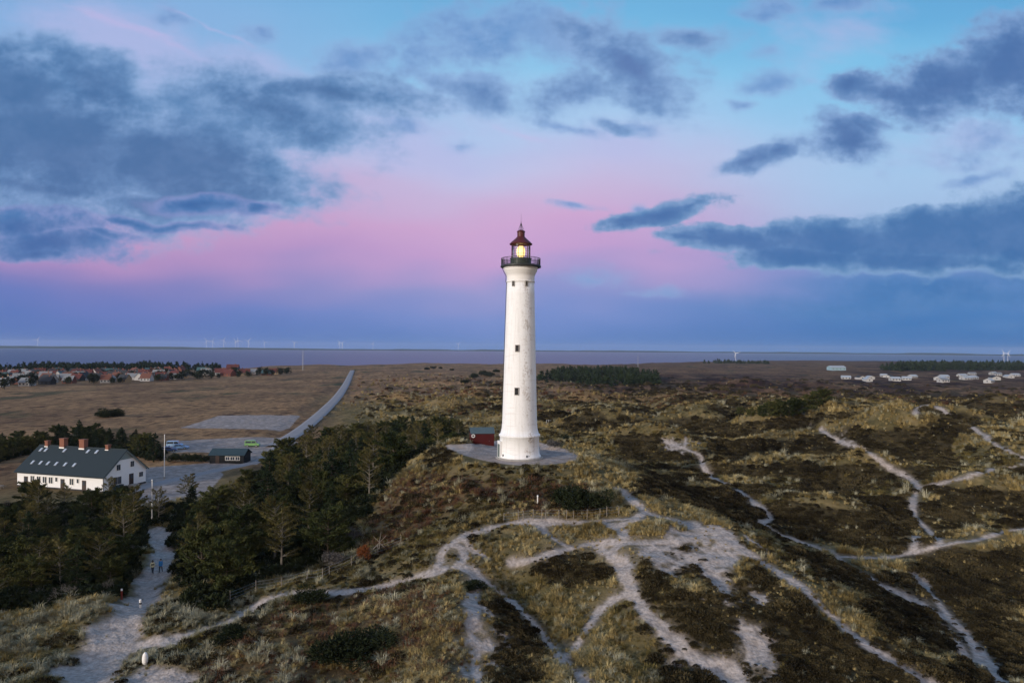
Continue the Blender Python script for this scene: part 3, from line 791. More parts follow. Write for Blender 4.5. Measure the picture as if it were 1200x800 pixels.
NRM = np.zeros(len(V) * 3, np.float32); full.vertex_normals.foreach_get('vector', NRM); NRM = NRM.reshape(-1, 3)
bpy.data.meshes.remove(full)
fs = a_sand[F].mean(1); fl = a_lot[F].mean(1)
cls = np.where(fl > 0.5, 2, np.where(fs > 0.5, 1, 0))
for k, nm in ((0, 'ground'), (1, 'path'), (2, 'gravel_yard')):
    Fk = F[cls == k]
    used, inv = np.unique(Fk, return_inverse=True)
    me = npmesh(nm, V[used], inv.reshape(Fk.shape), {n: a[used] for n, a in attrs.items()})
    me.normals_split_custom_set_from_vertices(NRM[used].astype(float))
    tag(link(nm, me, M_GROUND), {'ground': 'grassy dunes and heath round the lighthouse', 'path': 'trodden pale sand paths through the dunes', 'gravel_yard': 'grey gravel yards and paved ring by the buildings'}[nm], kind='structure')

# ------------------------------------------------------------------ fjord, far shore, air
m_w, T, b = material('fjord water', 0.35, 0.22)
pos = T.node('ShaderNodeNewGeometry').outputs['Position']
T.set(b.inputs['Base Color'], T.mix(T.noise(T.vm('MULTIPLY', pos, (0.25, 1, 0)), 0.004, 4, 0.6), (0.060, 0.070, 0.15), (0.095, 0.095, 0.17)))
b.inputs['IOR'].default_value = 1.33
bn = T.node('ShaderNodeBump'); bn.inputs['Strength'].default_value = 0.8; bn.inputs['Distance'].default_value = 0.8
T.set(bn.inputs['Height'], T.noise(T.vm('MULTIPLY', pos, (0.6, 1, 1)), 0.22, 4, 0.6)); T.l.new(bn.outputs[0], b.inputs['Normal'])
n = 96
R_W = 13000.0
ang = [2 * math.pi * i / n for i in range(n)]
mb = MB()
v = [(0, 0, 0)] + [(2500 * math.sin(a), 2500 * math.cos(a), 0) for a in ang] + [(R_W * math.sin(a), R_W * math.cos(a), 0) for a in ang]
f = [(0, 1 + (i + 1) % n, 1 + i) for i in range(n)] + [(1 + i, 1 + (i + 1) % n, 1 + n + (i + 1) % n, 1 + n + i) for i in range(n)]
mb.add(v, f)
tag(mb.build('water', m_w), 'lavender fjord stretching behind the lighthouse', kind='structure')

m_far = solid('far shore woods', (0.035, 0.05, 0.04), 0.95, 0.05, 0.4, 0.004, obj=False)
t_ = np.linspace(-1.0, 1.0, 500)
prof = 10 + 16 * fbm(t_ * 26, t_ * 0, 4, 3) + 9 * ss(-t_, 0.2, 0.6)
rows = []
for dr, hh in ((0, 0.0), (60, 0.45), (300, 1.0), (900, 0.8), (2200, 0.0)):
    rad = 9000 + 500 * np.sin(t_ * 5) + dr
    rows.append(np.stack([rad * np.sin(t_), rad * np.cos(t_), prof * hh - 0.5 * (hh == 0)], 1))
Vh = np.concatenate(rows); I = np.arange(len(Vh)).reshape(5, -1)
Fh = np.stack([I[:-1, :-1], I[:-1, 1:], I[1:, 1:], I[1:, :-1]], -1).reshape(-1, 4)[:, ::-1]
tag(link('hills', npmesh('hills', Vh, Fh), m_far), 'low wooded shore on the far side of the fjord', kind='structure')

HAZE = 4.0e-5
if HAZE:
    mh = bpy.data.materials.new('air'); mh.use_nodes = True
    Th = NT(mh.node_tree)
    for q in list(Th.n): Th.n.remove(q)
    out = Th.node('ShaderNodeOutputMaterial'); pv = Th.node('ShaderNodeVolumePrincipled')
    pv.inputs['Density'].default_value = HAZE; pv.inputs['Color'].default_value = (0.62, 0.76, 1.0, 1)
    pv.inputs['Anisotropy'].default_value = 0.0
    Th.l.new(pv.outputs[0], out.inputs['Volume'])
    mb = MB(); mb.box((0, 0, 58.5), (27000, 27000, 127))
    tag(mb.build('haze', mh), 'thin blue evening air over the fjord', kind='stuff')
    mh.cycles.homogeneous_volume = True
# ------------------------------------------------------------------ the straight road to the village, laid 5 cm over the plain
M_ROAD = solid('pale worn asphalt', (0.27, 0.26, 0.265), 0.9, 0.1, 0.18, 0.2, obj=False)
M_LINE = solid('road paint', (0.75, 0.75, 0.73), 0.7, 0.2, 0.1, 1.0, obj=False)
def strip(name, pl, hw, lift, matr, label, z_add=None, n=14):
    g = ground(pl, H)
    s = spline(g[:, :2], n)
    d = np.gradient(s, axis=0); d /= np.linalg.norm(d, axis=1)[:, None]
    nrm = np.stack([d[:, 1], -d[:, 0]], 1)
    cols = 7
    rows_ = []
    for k in np.linspace(-1, 1, cols):
        p = s + nrm * hw * k
        rows_.append(p)
    zz = np.max([H(p[:, 0], p[:, 1]) for p in rows_], axis=0)
    ker = np.ones(9) / 9
    zz = np.convolve(np.pad(zz, 4, mode='edge'), ker, 'valid') + lift
    Vr = np.concatenate([np.column_stack([p, zz - (0.3 if abs(k) == 1 else 0.0)]) for p, k in zip(rows_, np.linspace(-1, 1, cols))])
    I = np.arange(len(Vr)).reshape(cols, -1)
    Fr = np.stack([I[:-1, :-1], I[:-1, 1:], I[1:, 1:], I[1:, :-1]], -1).reshape(-1, 4)
    return tag(link(name, npmesh(name, Vr, Fr), matr), label, kind='structure')
strip('road', ROAD_PX, 2.9, 0.50, M_ROAD, 'straight pale asphalt road running to the village')
strip('lane', [(150, 580), (166, 571), (200, 563), (250, 552), (300, 541), (318, 531), (326, 522)], 1.9, 0.12, M_ROAD, 'narrow pale lane past the white house')
# ------------------------------------------------------------------ dune grass and heather (stuff)
def plant_material(name, cols, rough=0.9, patch=0.16, trans=0.0):
    """cols: dark to light; each plant picks its own tone, patches of land lean one way"""
    m, T, b = material(name, rough, 0.05)
    oi = T.node('ShaderNodeObjectInfo')
    pos = T.node('ShaderNodeNewGeometry').outputs['Position']
    n = T.noise(pos, patch, 3, 0.6)
    f = T.m('ADD', T.m('MULTIPLY', oi.outputs['Random'], 0.6), T.m('MULTIPLY', T.mr(n, 0.35, 0.65), 0.4))
    st = [(i / (len(cols) - 1), c) for i, c in enumerate(cols)]
    c = T.ramp(f, st, 'LINEAR')
    T.set(b.inputs['Base Color'], c)
    return m

def tuft(name, nb, h, spread, lean, w, seed, base_r=0.12, matr=None):
    r = np.random.default_rng(seed)
    a = r.uniform(0, 2 * math.pi, nb); rad = base_r * np.sqrt(r.uniform(0, 1, nb))
    p0 = np.stack([rad * np.cos(a), rad * np.sin(a), np.full(nb, -0.06)], 1)
    a2 = a + r.normal(0, 0.7, nb)
    L = h * r.uniform(0.55, 1.1, nb); ln = r.uniform(0.15, 1.0, nb) * lean
    d = np.stack([np.cos(a2), np.sin(a2), np.zeros(nb)], 1)
    side = np.stack([-np.sin(a2), np.cos(a2), np.zeros(nb)], 1) * (w / 2)
    p1 = p0 + d * (spread * ln * 0.35)[:, None] * L[:, None] / h + np.array([0, 0, 1]) * (L * 0.62)[:, None]
    p2 = p0 + d * (spread * ln)[:, None] * L[:, None] / h + np.array([0, 0, 1]) * (L * (1.0 - 0.45 * ln))[:, None]
    V = np.stack([p0 - side, p0 + side, p1 - side * 0.8, p1 + side * 0.8, p2 - side * .15, p2 + side * .15], 1).reshape(-1, 3)
    k = np.arange(nb)[:, None] * 6
    Fq = np.concatenate([k + np.array([0, 1, 3, 2]), k + np.array([2, 3, 5, 4])])
    me = npmesh(name, V, Fq, smooth=False)
    me.materials.append(matr)
    return bpy.data.objects.new(name, me)           # a model for the scatter, not linked

def cushion(name, n, R_, h, s, seed, matr):
    """a low springy bush: many short twiglets over a flattened dome"""
    r = np.random.default_rng(seed)
    a = r.uniform(0, 2 * math.pi, n); q = np.sqrt(r.uniform(0, 1, n)) * R_
    zz = h * np.sqrt(np.maximum(0, 1 - (q / R_) ** 2)) * r.uniform(0.55, 1.08, n)
    c = np.stack([q * np.cos(a), q * np.sin(a), zz], 1)
    d = np.stack([q * np.cos(a) / R_, q * np.sin(a) / R_, np.full(n, .9)], 1) + r.normal(0, .5, (n, 3))
    d /= np.linalg.norm(d, axis=1)[:, None]
    t = np.cross(d, r.normal(0, 1, (n, 3))); t /= np.linalg.norm(t, axis=1)[:, None]
    L = s * r.uniform(0.6, 1.3, n)[:, None]
    V = np.stack([c - t * L * .35 - d * L * .4, c + t * L * .35 - d * L * .4, c + d * L * .7], 1).reshape(-1, 3)
    me = npmesh(name, V, np.arange(3 * n).reshape(-1, 3), smooth=False)
    me.materials.append(matr)
    return bpy.data.objects.new(name, me)

M_STRAW = plant_material('straw marram', [(0.09, 0.068, 0.026), (0.29, 0.22, 0.088), (0.56, 0.45, 0.22)])
M_OLIVE = plant_material('olive marram', [(0.042, 0.040, 0.015), (0.155, 0.124, 0.044), (0.34, 0.265, 0.105)])
M_GREY = plant_material('bleached lyme grass', [(0.11, 0.105, 0.07), (0.28, 0.265, 0.175), (0.48, 0.45, 0.32)])
M_RUST = plant_material('rusty bracken', [(0.045, 0.022, 0.014), (0.12, 0.060, 0.034), (0.20, 0.120, 0.062)])
M_HEATH = plant_material('crowberry and heather', [(0.012, 0.010, 0.007), (0.038, 0.031, 0.016), (0.10, 0.080, 0.040)])

def gn_scatter(name, label, model, P, rz, sc, matr):
    me = bpy.data.meshes.new(name)
    me.vertices.add(len(P)); me.vertices.foreach_set('co', np.ascontiguousarray(P, np.float32).ravel())
    for nm_, a in (('rz', rz), ('sc', sc)):
        q = me.attributes.new(nm_, 'FLOAT', 'POINT'); q.data.foreach_set('value', np.ascontiguousarray(a, np.float32))
    o = link(name, me, matr)
    tag(o, label, kind='stuff')
    ng = bpy.data.node_groups.new(name, 'GeometryNodeTree')
    ng.interface.new_socket('Geometry', in_out='INPUT', socket_type='NodeSocketGeometry')
    ng.interface.new_socket('Geometry', in_out='OUTPUT', socket_type='NodeSocketGeometry')
    N = ng.nodes; L = ng.links
    gi = N.new('NodeGroupInput'); go = N.new('NodeGroupOutput')
    ip = N.new('GeometryNodeInstanceOnPoints'); ob = N.new('GeometryNodeObjectInfo'); ob.inputs['Object'].default_value = model
    ob.inputs['As Instance'].default_value = True
    a1 = N.new('GeometryNodeInputNamedAttribute'); a1.data_type = 'FLOAT'; a1.inputs['Name'].default_value = 'rz'
    a2 = N.new('GeometryNodeInputNamedAttribute'); a2.data_type = 'FLOAT'; a2.inputs['Name'].default_value = 'sc'
    cx = N.new('ShaderNodeCombineXYZ')
    L.new(a1.outputs[0], cx.inputs[2])
    L.new(gi.outputs[0], ip.inputs['Points']); L.new(ob.outputs['Geometry'], ip.inputs['Instance'])
    L.new(cx.outputs[0], ip.inputs['Rotation']); L.new(a2.outputs[0], ip.inputs['Scale'])
    L.new(ip.outputs[0], go.inputs[0])
    md = o.modifiers.new('scatter', 'NODES'); md.node_group = ng
    return o

def candidates(r0, r1, dens, seed):
    r = np.random.default_rng(seed)
    n = int(dens * 1.42 * (r1 * r1 - r0 * r0) / 2)
    t = r.uniform(-0.71, 0.71, n); q = np.sqrt(r.uniform(r0 * r0, r1 * r1, n))
    return q * np.sin(t), q * np.cos(t), q, t, r.uniform(0, 1, n), r

SANDWW = np.maximum(blur(SANDW, 1), np.roll(SANDW, -2, axis=0))     # the tussocks stand back a step from the trodden edge
bags = {k: [] for k in ('straw', 'olive', 'grey', 'rust', 'heath')}
for r0, r1, dens, s0, seed in ((40, 90, 11.5, 0.66, 1), (90, 135, 6.0, 0.82, 2), (135, 220, 2.6, 1.05, 3), (220, 420, 0.62, 1.55, 4), (420, 760, 0.10, 2.3, 5)):
    x, y, q, t, u_, r = candidates(r0, r1, dens, seed)
    sand = rfield(SANDW, x, y); lot = rfield(LOT, x, y); dark = rfield(DARK, x, y); red = rfield(RED, x, y)
    # clumped stand: the marram grows in tussocks with gaps
    cl = fbm(x / 2.2, y / 2.2, 3, 101)
    keep = (lot < 0.3) & (u_ > np.clip(sand * 1.45, 0, 0.985)) & ((cl + 0.25 * r.uniform(-1, 1, len(x)) > 0.35) | ((dark > .5) & (r.uniform(0, 1, len(x)) < .75)))
    keep &= u_ > np.clip((1.25 + 1.2 * (q > 84)) * rfield(SANDWW, x, y), 0, .97)
    keep &= np.hypot(x - HOUSE_C[0], y - HOUSE_C[1]) > 17
    keep &= np.hypot(x - TX, y - TY) > 9.5
    if r0 > 130: keep &= (q < 150) | (r.uniform(0, 1, len(x)) < ss(t - 0.08 * (fbm(x / 20, y / 20, 3, 5) - .5), -0.25, -0.12) * (1 - 0.93 * ss(q, 330, 700)))
    plain = ss(-t, 0.2, 0.3) * ss(q, 120, 140)
    keep &= r.uniform(0, 1, len(x)) > plain * 0.7
    cl_ = np.clip((cl[keep] - .35) / .25, 0, 1)
    x, y, q, t, sand, dark, red = (a[keep] for a in (x, y, q, t, sand, dark, red))
    z = H(x, y)
    v1 = fbm(x / 7, y / 7, 3, 111); v2 = r.uniform(0, 1, len(x)); v3 = fbm(x / 16, y / 16, 3, 121)
    if r0 >= 220: dark = np.maximum(dark, ss(fbm(x / 17, y / 13, 4, 93), 0.53, 0.66) * 0.85 * ss(t, -.2, .0)); dark = np.maximum(dark, 0.8 * ss(q, 330, 480) * ss(t, .02, .2))
    heath = (v2 < dark * (0.40 + 0.55 * fbm(x / 5, y / 5, 3, 151))) | ((v2 < 0.16) & (v3 > 0.5))
    left = ss(-t, 0.12, 0.3)
    if r0 >= 220: red = np.maximum(red, ss(q, 240, 360) * ss(fbm(x / 40, y / 26, 3, 141), .36, .6) * 0.9)
    rust = ~heath & (v2 * 0.9 + 0.1 * v1 > 1 - 0.5 * red)
    grey = ~heath & ~rust & (r.uniform(0, 1, len(x)) < 0.12 + 0.55 * left * (v1 > 0.46) * (q < 85))
    rest = ~heath & ~rust & ~grey
    rel = rfield(REL, x, y) if r0 < 220 else np.zeros(len(x))
    olive = rest & (v3 + 0.25 * (v2 - 0.5) - 0.16 * rel > 0.50)
    straw = rest & ~olive
    for k, sel in (('straw', straw), ('olive', olive), ('grey', grey), ('rust', rust), ('heath', heath)):
        n_ = sel.sum()
        fade = 1.0 if k == 'heath' else (1 - 0.38 * np.clip(dark[sel] * 1.3, 0, 1))
        sc = fade * s0 * np.clip(r.lognormal(-0.05, 0.38, n_), .4, 2.1) * (0.72 + 0.56 * cl_[sel]) * (1.0 - 0.45 * np.clip(sand[sel] * 1.6, 0, 1))
        bags[k].append(np.stack([x[sel], y[sel], z[sel], r.uniform(0, 6.28, n_), sc], 1))
MODELS = {
 'straw': (tuft('straw tussock', 60, 0.58, 0.72, 1.0, 0.030, 1, 0.16, M_STRAW), M_STRAW, 'marram_grass', 'straw-coloured marram grass in tussocks over the dunes'),
 'olive': (tuft('olive tussock', 60, 0.46, 0.60, 1.0, 0.030, 2, 0.22, M_OLIVE), M_OLIVE, 'dune_grass', 'olive green dune grass on the hill and ridges'),
 'grey': (tuft('bleached tussock', 40, 0.80, 0.70, 0.9, 0.034, 3, 0.15, M_GREY), M_GREY, 'bleached_grass', 'pale bleached grass beside the sandy paths'),
 'rust': (tuft('bracken', 34, 0.62, 0.70, 1.1, 0.050, 4, 0.20, M_RUST), M_RUST, 'bracken', 'rusty brown bracken on the slope below the lighthouse'),
 'heath': (cushion('heather cushion', 150, 0.55, 0.34, 0.16, 5, M_HEATH), M_HEATH, 'heather', 'dark crowberry and heather in the dune hollows'),
}
for k, (mdl, mt, nm, lab) in MODELS.items():
    B_ = np.concatenate(bags[k])
    gn_scatter(nm, lab, mdl, B_[:, :3], B_[:, 3], B_[:, 4], mt)
# ------------------------------------------------------------------ trees and bushes: each a thing > trunk, crown
def leaf_material(name, cols):
    m, T, b = material(name, 0.9, 0.06)
    oi = T.node('ShaderNodeObjectInfo')
    tc_ = T.node('ShaderNodeTexCoord')
    n = T.noise(tc_.outputs['Object'], 1.1, 3, 0.6)
    f = T.m('ADD', T.m('MULTIPLY', oi.outputs['Random'], 0.55), T.m('MULTIPLY', T.mr(n, 0.3, 0.7), 0.45))
    T.set(b.inputs['Base Color'], T.ramp(f, [(i / (len(cols) - 1), c) for i, c in enumerate(cols)], 'LINEAR'))
    return m
M_BARK = solid('pine bark', (0.10, 0.080, 0.062), 0.95, 0.05, 0.3, 4.0)
M_PALEBARK = solid('bare grey bark', (0.16, 0.145, 0.12), 0.95, 0.05, 0.25, 4.0)
M_SPRUCE = leaf_material('spruce needles', [(0.010, 0.018, 0.010), (0.022, 0.034, 0.016), (0.040, 0.050, 0.020)])
M_PINE = leaf_material('pine needles', [(0.014, 0.024, 0.009), (0.040, 0.048, 0.017), (0.11, 0.105, 0.034)])
M_OLIVEP = leaf_material('yellowish pine needles', [(0.036, 0.036, 0.013), (0.072, 0.064, 0.022), (0.13, 0.112, 0.040)])
M_TWIG = leaf_material('bare grey twigs', [(0.050, 0.048, 0.045), (0.085, 0.080, 0.076), (0.13, 0.12, 0.115)])
M_ORANGE = leaf_material('autumn beech leaves', [(0.10, 0.034, 0.014), (0.15, 0.052, 0.020), (0.20, 0.075, 0.028)])
M_SHRUB = leaf_material('dark creeping pine needles', [(0.010, 0.015, 0.008), (0.020, 0.026, 0.012), (0.034, 0.040, 0.018)])

def limb(MBk, a, b, r0, r1, n=5): MBk.tube(a, b, r0, r1, n, cap=False)

def conifer(kind, h, r_, seed, whorls, needles, droop, nsz, gap=0.0, bare=0.0):
    """returns (trunk mesh, crown mesh): a tapered stem with whorls of boughs, each carrying sprays of needle blades"""
    r = np.random.default_rng(seed)
    tb = MB()
    bend = r.normal(0, 0.03 * h, 2)
    pts = [Vector((bend[0] * k * k, bend[1] * k * k, h * k)) for k in np.linspace(-0.03, 0.97, 7)]
    for k in range(6):
        limb(tb, pts[k], pts[k + 1], 0.022 * h * (1 - k / 6.3), 0.022 * h * (1 - (k + 1) / 6.3), 7)
    C, D, S = [], [], []
    for w in range(whorls):
        f = 0.10 + bare + (0.88 - bare) * (w + r.uniform(-.3, .3)) / whorls
        z = h * min(max(f, 0.05), 0.98)
        env = (1 - f) ** 0.75 if kind == 'spruce' else math.sqrt(max(0.0, 1 - (1.35 * f - 0.42) ** 2)) * (0.8 if f > .9 else 1)
        for bnum in range(int(r.integers(4, 7))):
            if r.uniform() < gap: continue
            az = r.uniform(0, 2 * math.pi); L = max(0.25, r_ * env * r.uniform(0.6, 1.15))
            rise = (-0.22 if kind == 'spruce' else 0.30) * r.uniform(0.4, 1.4) + 0.5 * f
            d = Vector((math.cos(az), math.sin(az), rise)).normalized()
            o = Vector((bend[0] * f * f, bend[1] * f * f, z))
            tip = o + d * L
            limb(tb, o, o + d * L * 0.85, 0.012 * h * (1 - f) + 0.015, 0.008, 4)
            m = max(4, int(needles * L / r_))
            q = np.sqrt(r.uniform(0.03, 1, m))
            c = np.array(o)[None] + np.array(d)[None] * (q * L)[:, None] + r.normal(0, 0.10 * r_ * (0.35 + 0.8 * (1 - q))[:, None], (m, 3)) * np.array([1, 1, 0.6])
            c[:, 2] -= droop * q * q * L
            dd = np.array(d)[None] * 0.7 + r.normal(0, .55, (m, 3)); dd[:, 2] += 0.25
            C.append(c); D.append(dd); S.append(nsz * r.uniform(.6, 1.3, m))
    # leader
    m = needles
    C.append(np.stack([r.normal(bend[0], .03 * h / 4, m), r.normal(bend[1], .03 * h / 4, m), h * r.uniform(.88, 1.0, m)], 1)); D.append(r.normal(0, .4, (m, 3)) + np.array([0, 0, 1.0])); S.append(nsz * r.uniform(.6, 1.0, m))
    return tb.mesh('trunk'), blades(np.concatenate(C), np.concatenate(D), np.concatenate(S), r)
def blades(C, D, S, r, wid=0.30):
    D = D / np.linalg.norm(D, axis=1)[:, None]
    t = np.cross(D, r.normal(0, 1, D.shape)); t /= np.linalg.norm(t, axis=1)[:, None]
    L = S[:, None]
    V = np.stack([C - D * L * .5 - t * L * wid * .5, C - D * L * .35 + t * L * wid * .5, C + D * L * .6, ], 1).reshape(-1, 3)
    return npmesh('crown', V, np.arange(len(V)).reshape(-1, 3), smooth=False)

def bush(h, w, seed, n, nsz, stems=5, lobes=9):
    """shrub: a few stems and leaf blades gathered in uneven clumps"""
    r = np.random.default_rng(seed)
    tb = MB(); C, D, S = [], [], []
    for i in range(lobes):
        az = r.uniform(0, 6.28); q = math.sqrt(r.uniform(0, 1)) * w * 0.62
        hz = h * (0.45 + 0.4 * r.uniform()) * (1 - 0.35 * (q / w) ** 2)
        c0 = np.array([q * math.cos(az), q * math.sin(az), hz])
        if i < stems: limb(tb, (0, 0, -0.1), c0, 0.03 + 0.012 * h, 0.012, 5)
        m = n // lobes
        p = r.normal(0, 1, (m, 3)); p /= np.linalg.norm(p, axis=1)[:, None]; p *= (r.uniform(0.2, 1, m) ** 0.5)[:, None]
        c = c0 + p * np.array([w * 0.42, w * 0.42, h * 0.36]) * r.uniform(.7, 1.2)
        c[:, 2] = np.abs(c[:, 2])
        C.append(c); D.append(p + r.normal(0, .5, (m, 3)) + np.array([0, 0, .5])); S.append(nsz * r.uniform(.6, 1.3, m))
    return tb.mesh('stem'), blades(np.concatenate(C), np.concatenate(D), np.concatenate(S), r, 0.4)

def baretree(h, w, seed, lvl=4):
    """leafless crown of forked branches; the fine twig ends are the crown"""
    r = np.random.default_rng(seed); tb = MB(); C, D, S = [], [], []
    def grow(p, d, L, rad, k):
        e = p + d * L
        limb(tb, p, e, rad, rad * .65, 5 if k > 1 else 4)
        if k == 0:
            for _ in range(5):
                q = d + Vector(r.normal(0, .5, 3)); C.append(np.array(e - d * L * r.uniform(0, .7))); D.append(np.array(q)); S.append(L * r.uniform(.5, 1.1))
            return
        for _ in range(int(r.integers(2, 4)) + (k == lvl)):
            q = (d * 0.75 + Vector(r.normal(0, .48, 3)) + Vector((0, 0, .22))).normalized()
            grow(e, q, L * r.uniform(.6, .85), rad * .6, k - 1)
    for s_ in range(3):
        grow(Vector((0, 0, -.1)), Vector((r.normal(0, .35), r.normal(0, .35), 1)).normalized(), h * .27, .02 * h, lvl)
    return tb.mesh('trunk'), blades(np.array(C), np.array(D), np.array(S), r, 0.10)

class Kind:
    def __init__(s, name, cat, meshes, mt, mc, h, parts=('trunk', 'crown')):
        s.name, s.cat, s.h, s.parts = name, cat, h, parts
        s.t, s.c = meshes
        s.t.materials.append(mt); s.c.materials.append(mc)
def plant(K, x, y, sc, rz, label, group=None, z=None, tilt=0.0, flat=1.0):
    o = empty(K.name, (x, y, Hs(x, y) if z is None else z), rz)
    o.scale = (sc, sc, sc * flat); o.rotation_euler.x = tilt
    tag(o, label, K.cat, group)
    for nm, me in zip(K.parts, (K.t, K.c)):
        p = bpy.data.objects.new(nm, me); COL.objects.link(p); p.parent = o
    return o
SPRUCE = [Kind('spruce_tree', 'tree', conifer('spruce', 8, 3.1, 10 + i, 15, 95, 0.20, 0.50), M_BARK, M_SPRUCE, 8) for i in range(3)]
PINE = [Kind('pine_tree', 'tree', conifer('pine', 5.6, 3.7, 20 + i, 9, 170, 0.10, 0.50, 0.05, 0.04), M_BARK, M_PINE, 7) for i in range(3)]
THINP = [Kind('pine_tree', 'tree', conifer('pine', 8, 2.8, 30 + i, 10, 50, 0.02, 0.46, 0.18, 0.16), M_PALEBARK, M_OLIVEP, 8) for i in range(3)]
BARE = [Kind('bare_tree', 'tree', baretree(4.2, 2.5, 40 + i), M_PALEBARK, M_TWIG, 6) for i in range(2)]
SHRUB = [Kind('shrub', 'shrub', bush(2.0, 2.2, 50 + i, 2600, 0.30), M_BARK, M_SHRUB, 2, ('stem', 'foliage')) for i in range(2)]
OSHRUB = Kind('shrub', 'shrub', bush(2.2, 1.3, 60, 1400, 0.26), M_BARK, M_ORANGE, 2, ('stem', 'foliage'))
GSHRUB = Kind('shrub', 'shrub', bush(1.8, 1.8, 61, 1300, 0.26), M_PALEBARK, M_TWIG, 2, ('stem', 'foliage'))

# where the plantation stands: outlines traced on the ground
def area(pl): return ground(pl, H)[:, :2]
FOREST_R = area([(212, 690), (206, 660), (204, 636), (200, 618), (172, 615), (166, 600), (200, 596), (250, 590), (285, 566), (318, 548), (345, 528), (400, 520), (450, 510), (505, 508), (545, 512), (505, 527), (470, 545), (446, 580), (425, 612), (400, 634), (385, 655), (340, 676), (290, 692), (255, 712), (225, 720)])
FOREST_L = area([(-70, 600), (0, 598), (60, 596), (120, 596), (155, 598), (168, 615), (160, 645), (150, 680), (132, 700), (80, 705), (30, 715), (-70, 735)])
HEDGE = area([(-30, 548), (20, 536), (60, 528), (120, 526), (160, 534), (186, 541), (192, 530), (170, 524), (100, 516), (30, 522), (-30, 534)])
placed = []
def undergrowth():
    r = np.random.default_rng(9); out = []
    for poly, n in ((FOREST_R, 3600), (FOREST_L, 2600), (HEDGE, 900)):
        k = 0
        while k < n:
            x = r.uniform(poly[:, 0].min(), poly[:, 0].max(), 4000); y = r.uniform(poly[:, 1].min(), poly[:, 1].max(), 4000)
            ok = inpoly(x, y, poly) & (rfield(SANDW, x, y) < .15) & (rfield(LOT, x, y) < .2)
            x, y = x[ok][:n - k], y[ok][:n - k]; k += len(x)
            out.append(np.stack([x, y, H(x, y), r.uniform(0, 6.28, len(x)), r.uniform(1.0, 2.6, len(x))], 1))
    B_ = np.concatenate(out)
    gn_scatter('undergrowth', 'dark tangled undergrowth between the trees', cushion('brushwood', 170, 0.6, 0.55, 0.22, 8, M_SHRUB), B_[:, :3], B_[:, 3], B_[:, 4], M_SHRUB)
undergrowth()
def fill(poly, sp, seed, limit):
    r = random.Random(seed); got = []
    x0, x1 = poly[:, 0].min(), poly[:, 0].max(); y0, y1 = poly[:, 1].min(), poly[:, 1].max()
    for _ in range(30000):
        x, y = r.uniform(x0, x1), r.uniform(y0, y1)
        d = sp * (0.85 + 0.3 * r.random()) * (1.0 if math.hypot(x, y) < 120 else 1.12)
        if any((x - a) ** 2 + (y - b_) ** 2 < d * d for a, b_ in placed): continue
        if not inpoly(np.array([x]), np.array([y]), poly)[0]: continue
        if float(rfield(SANDW, np.array([x]), np.array([y]))[0]) > 0.15 or float(rfield(LOT, np.array([x]), np.array([y]))[0]) > 0.2: continue
        placed.append((x, y)); got.append((x, y))
        if len(got) >= limit: break
    return got
TREE_RND = random.Random(5)
count_trees = 0
def standing(lst, where, wts, smin, smax, group):
    global count_trees
    for x, y in lst:
        k = TREE_RND.choices(('spruce', 'pine', 'thin', 'bare'), wts)[0]
        K = TREE_RND.choice({'spruce': SPRUCE, 'pine': PINE, 'thin': THINP, 'bare': BARE}[k])
        lab = {'spruce': 'dark green conical spruce', 'pine': 'bushy green pine', 'thin': 'thin yellowish pine with pale stem', 'bare': 'leafless grey tree'}[k] + ' ' + where
        sc = TREE_RND.uniform(smin, smax) * (0.75 if k == 'bare' else 1.0)
        plant(K, x, y, sc, TREE_RND.uniform(0, 6.28), lab, group, tilt=TREE_RND.gauss(0, 0.03))
        count_trees += 1
standing(fill(FOREST_R, 3.7, 1, 135), 'in the plantation between path and lighthouse hill', (1.4, 5, 3.2, .6), 0.72, 1.12, 'trees in the plantation below the lighthouse')
standing(fill(FOREST_L, 3.1, 2, 90), 'in the thicket left of the wide sandy path', (.6, 4.2, 2.4, 3.4), 0.55, 0.92, 'trees in the thicket beside the sandy path')
standing(fill(HEDGE, 3.6, 3, 45), 'in the row behind the long white house', (4, 4, 0, 0), 0.55, 0.95, 'trees behind the long white house')

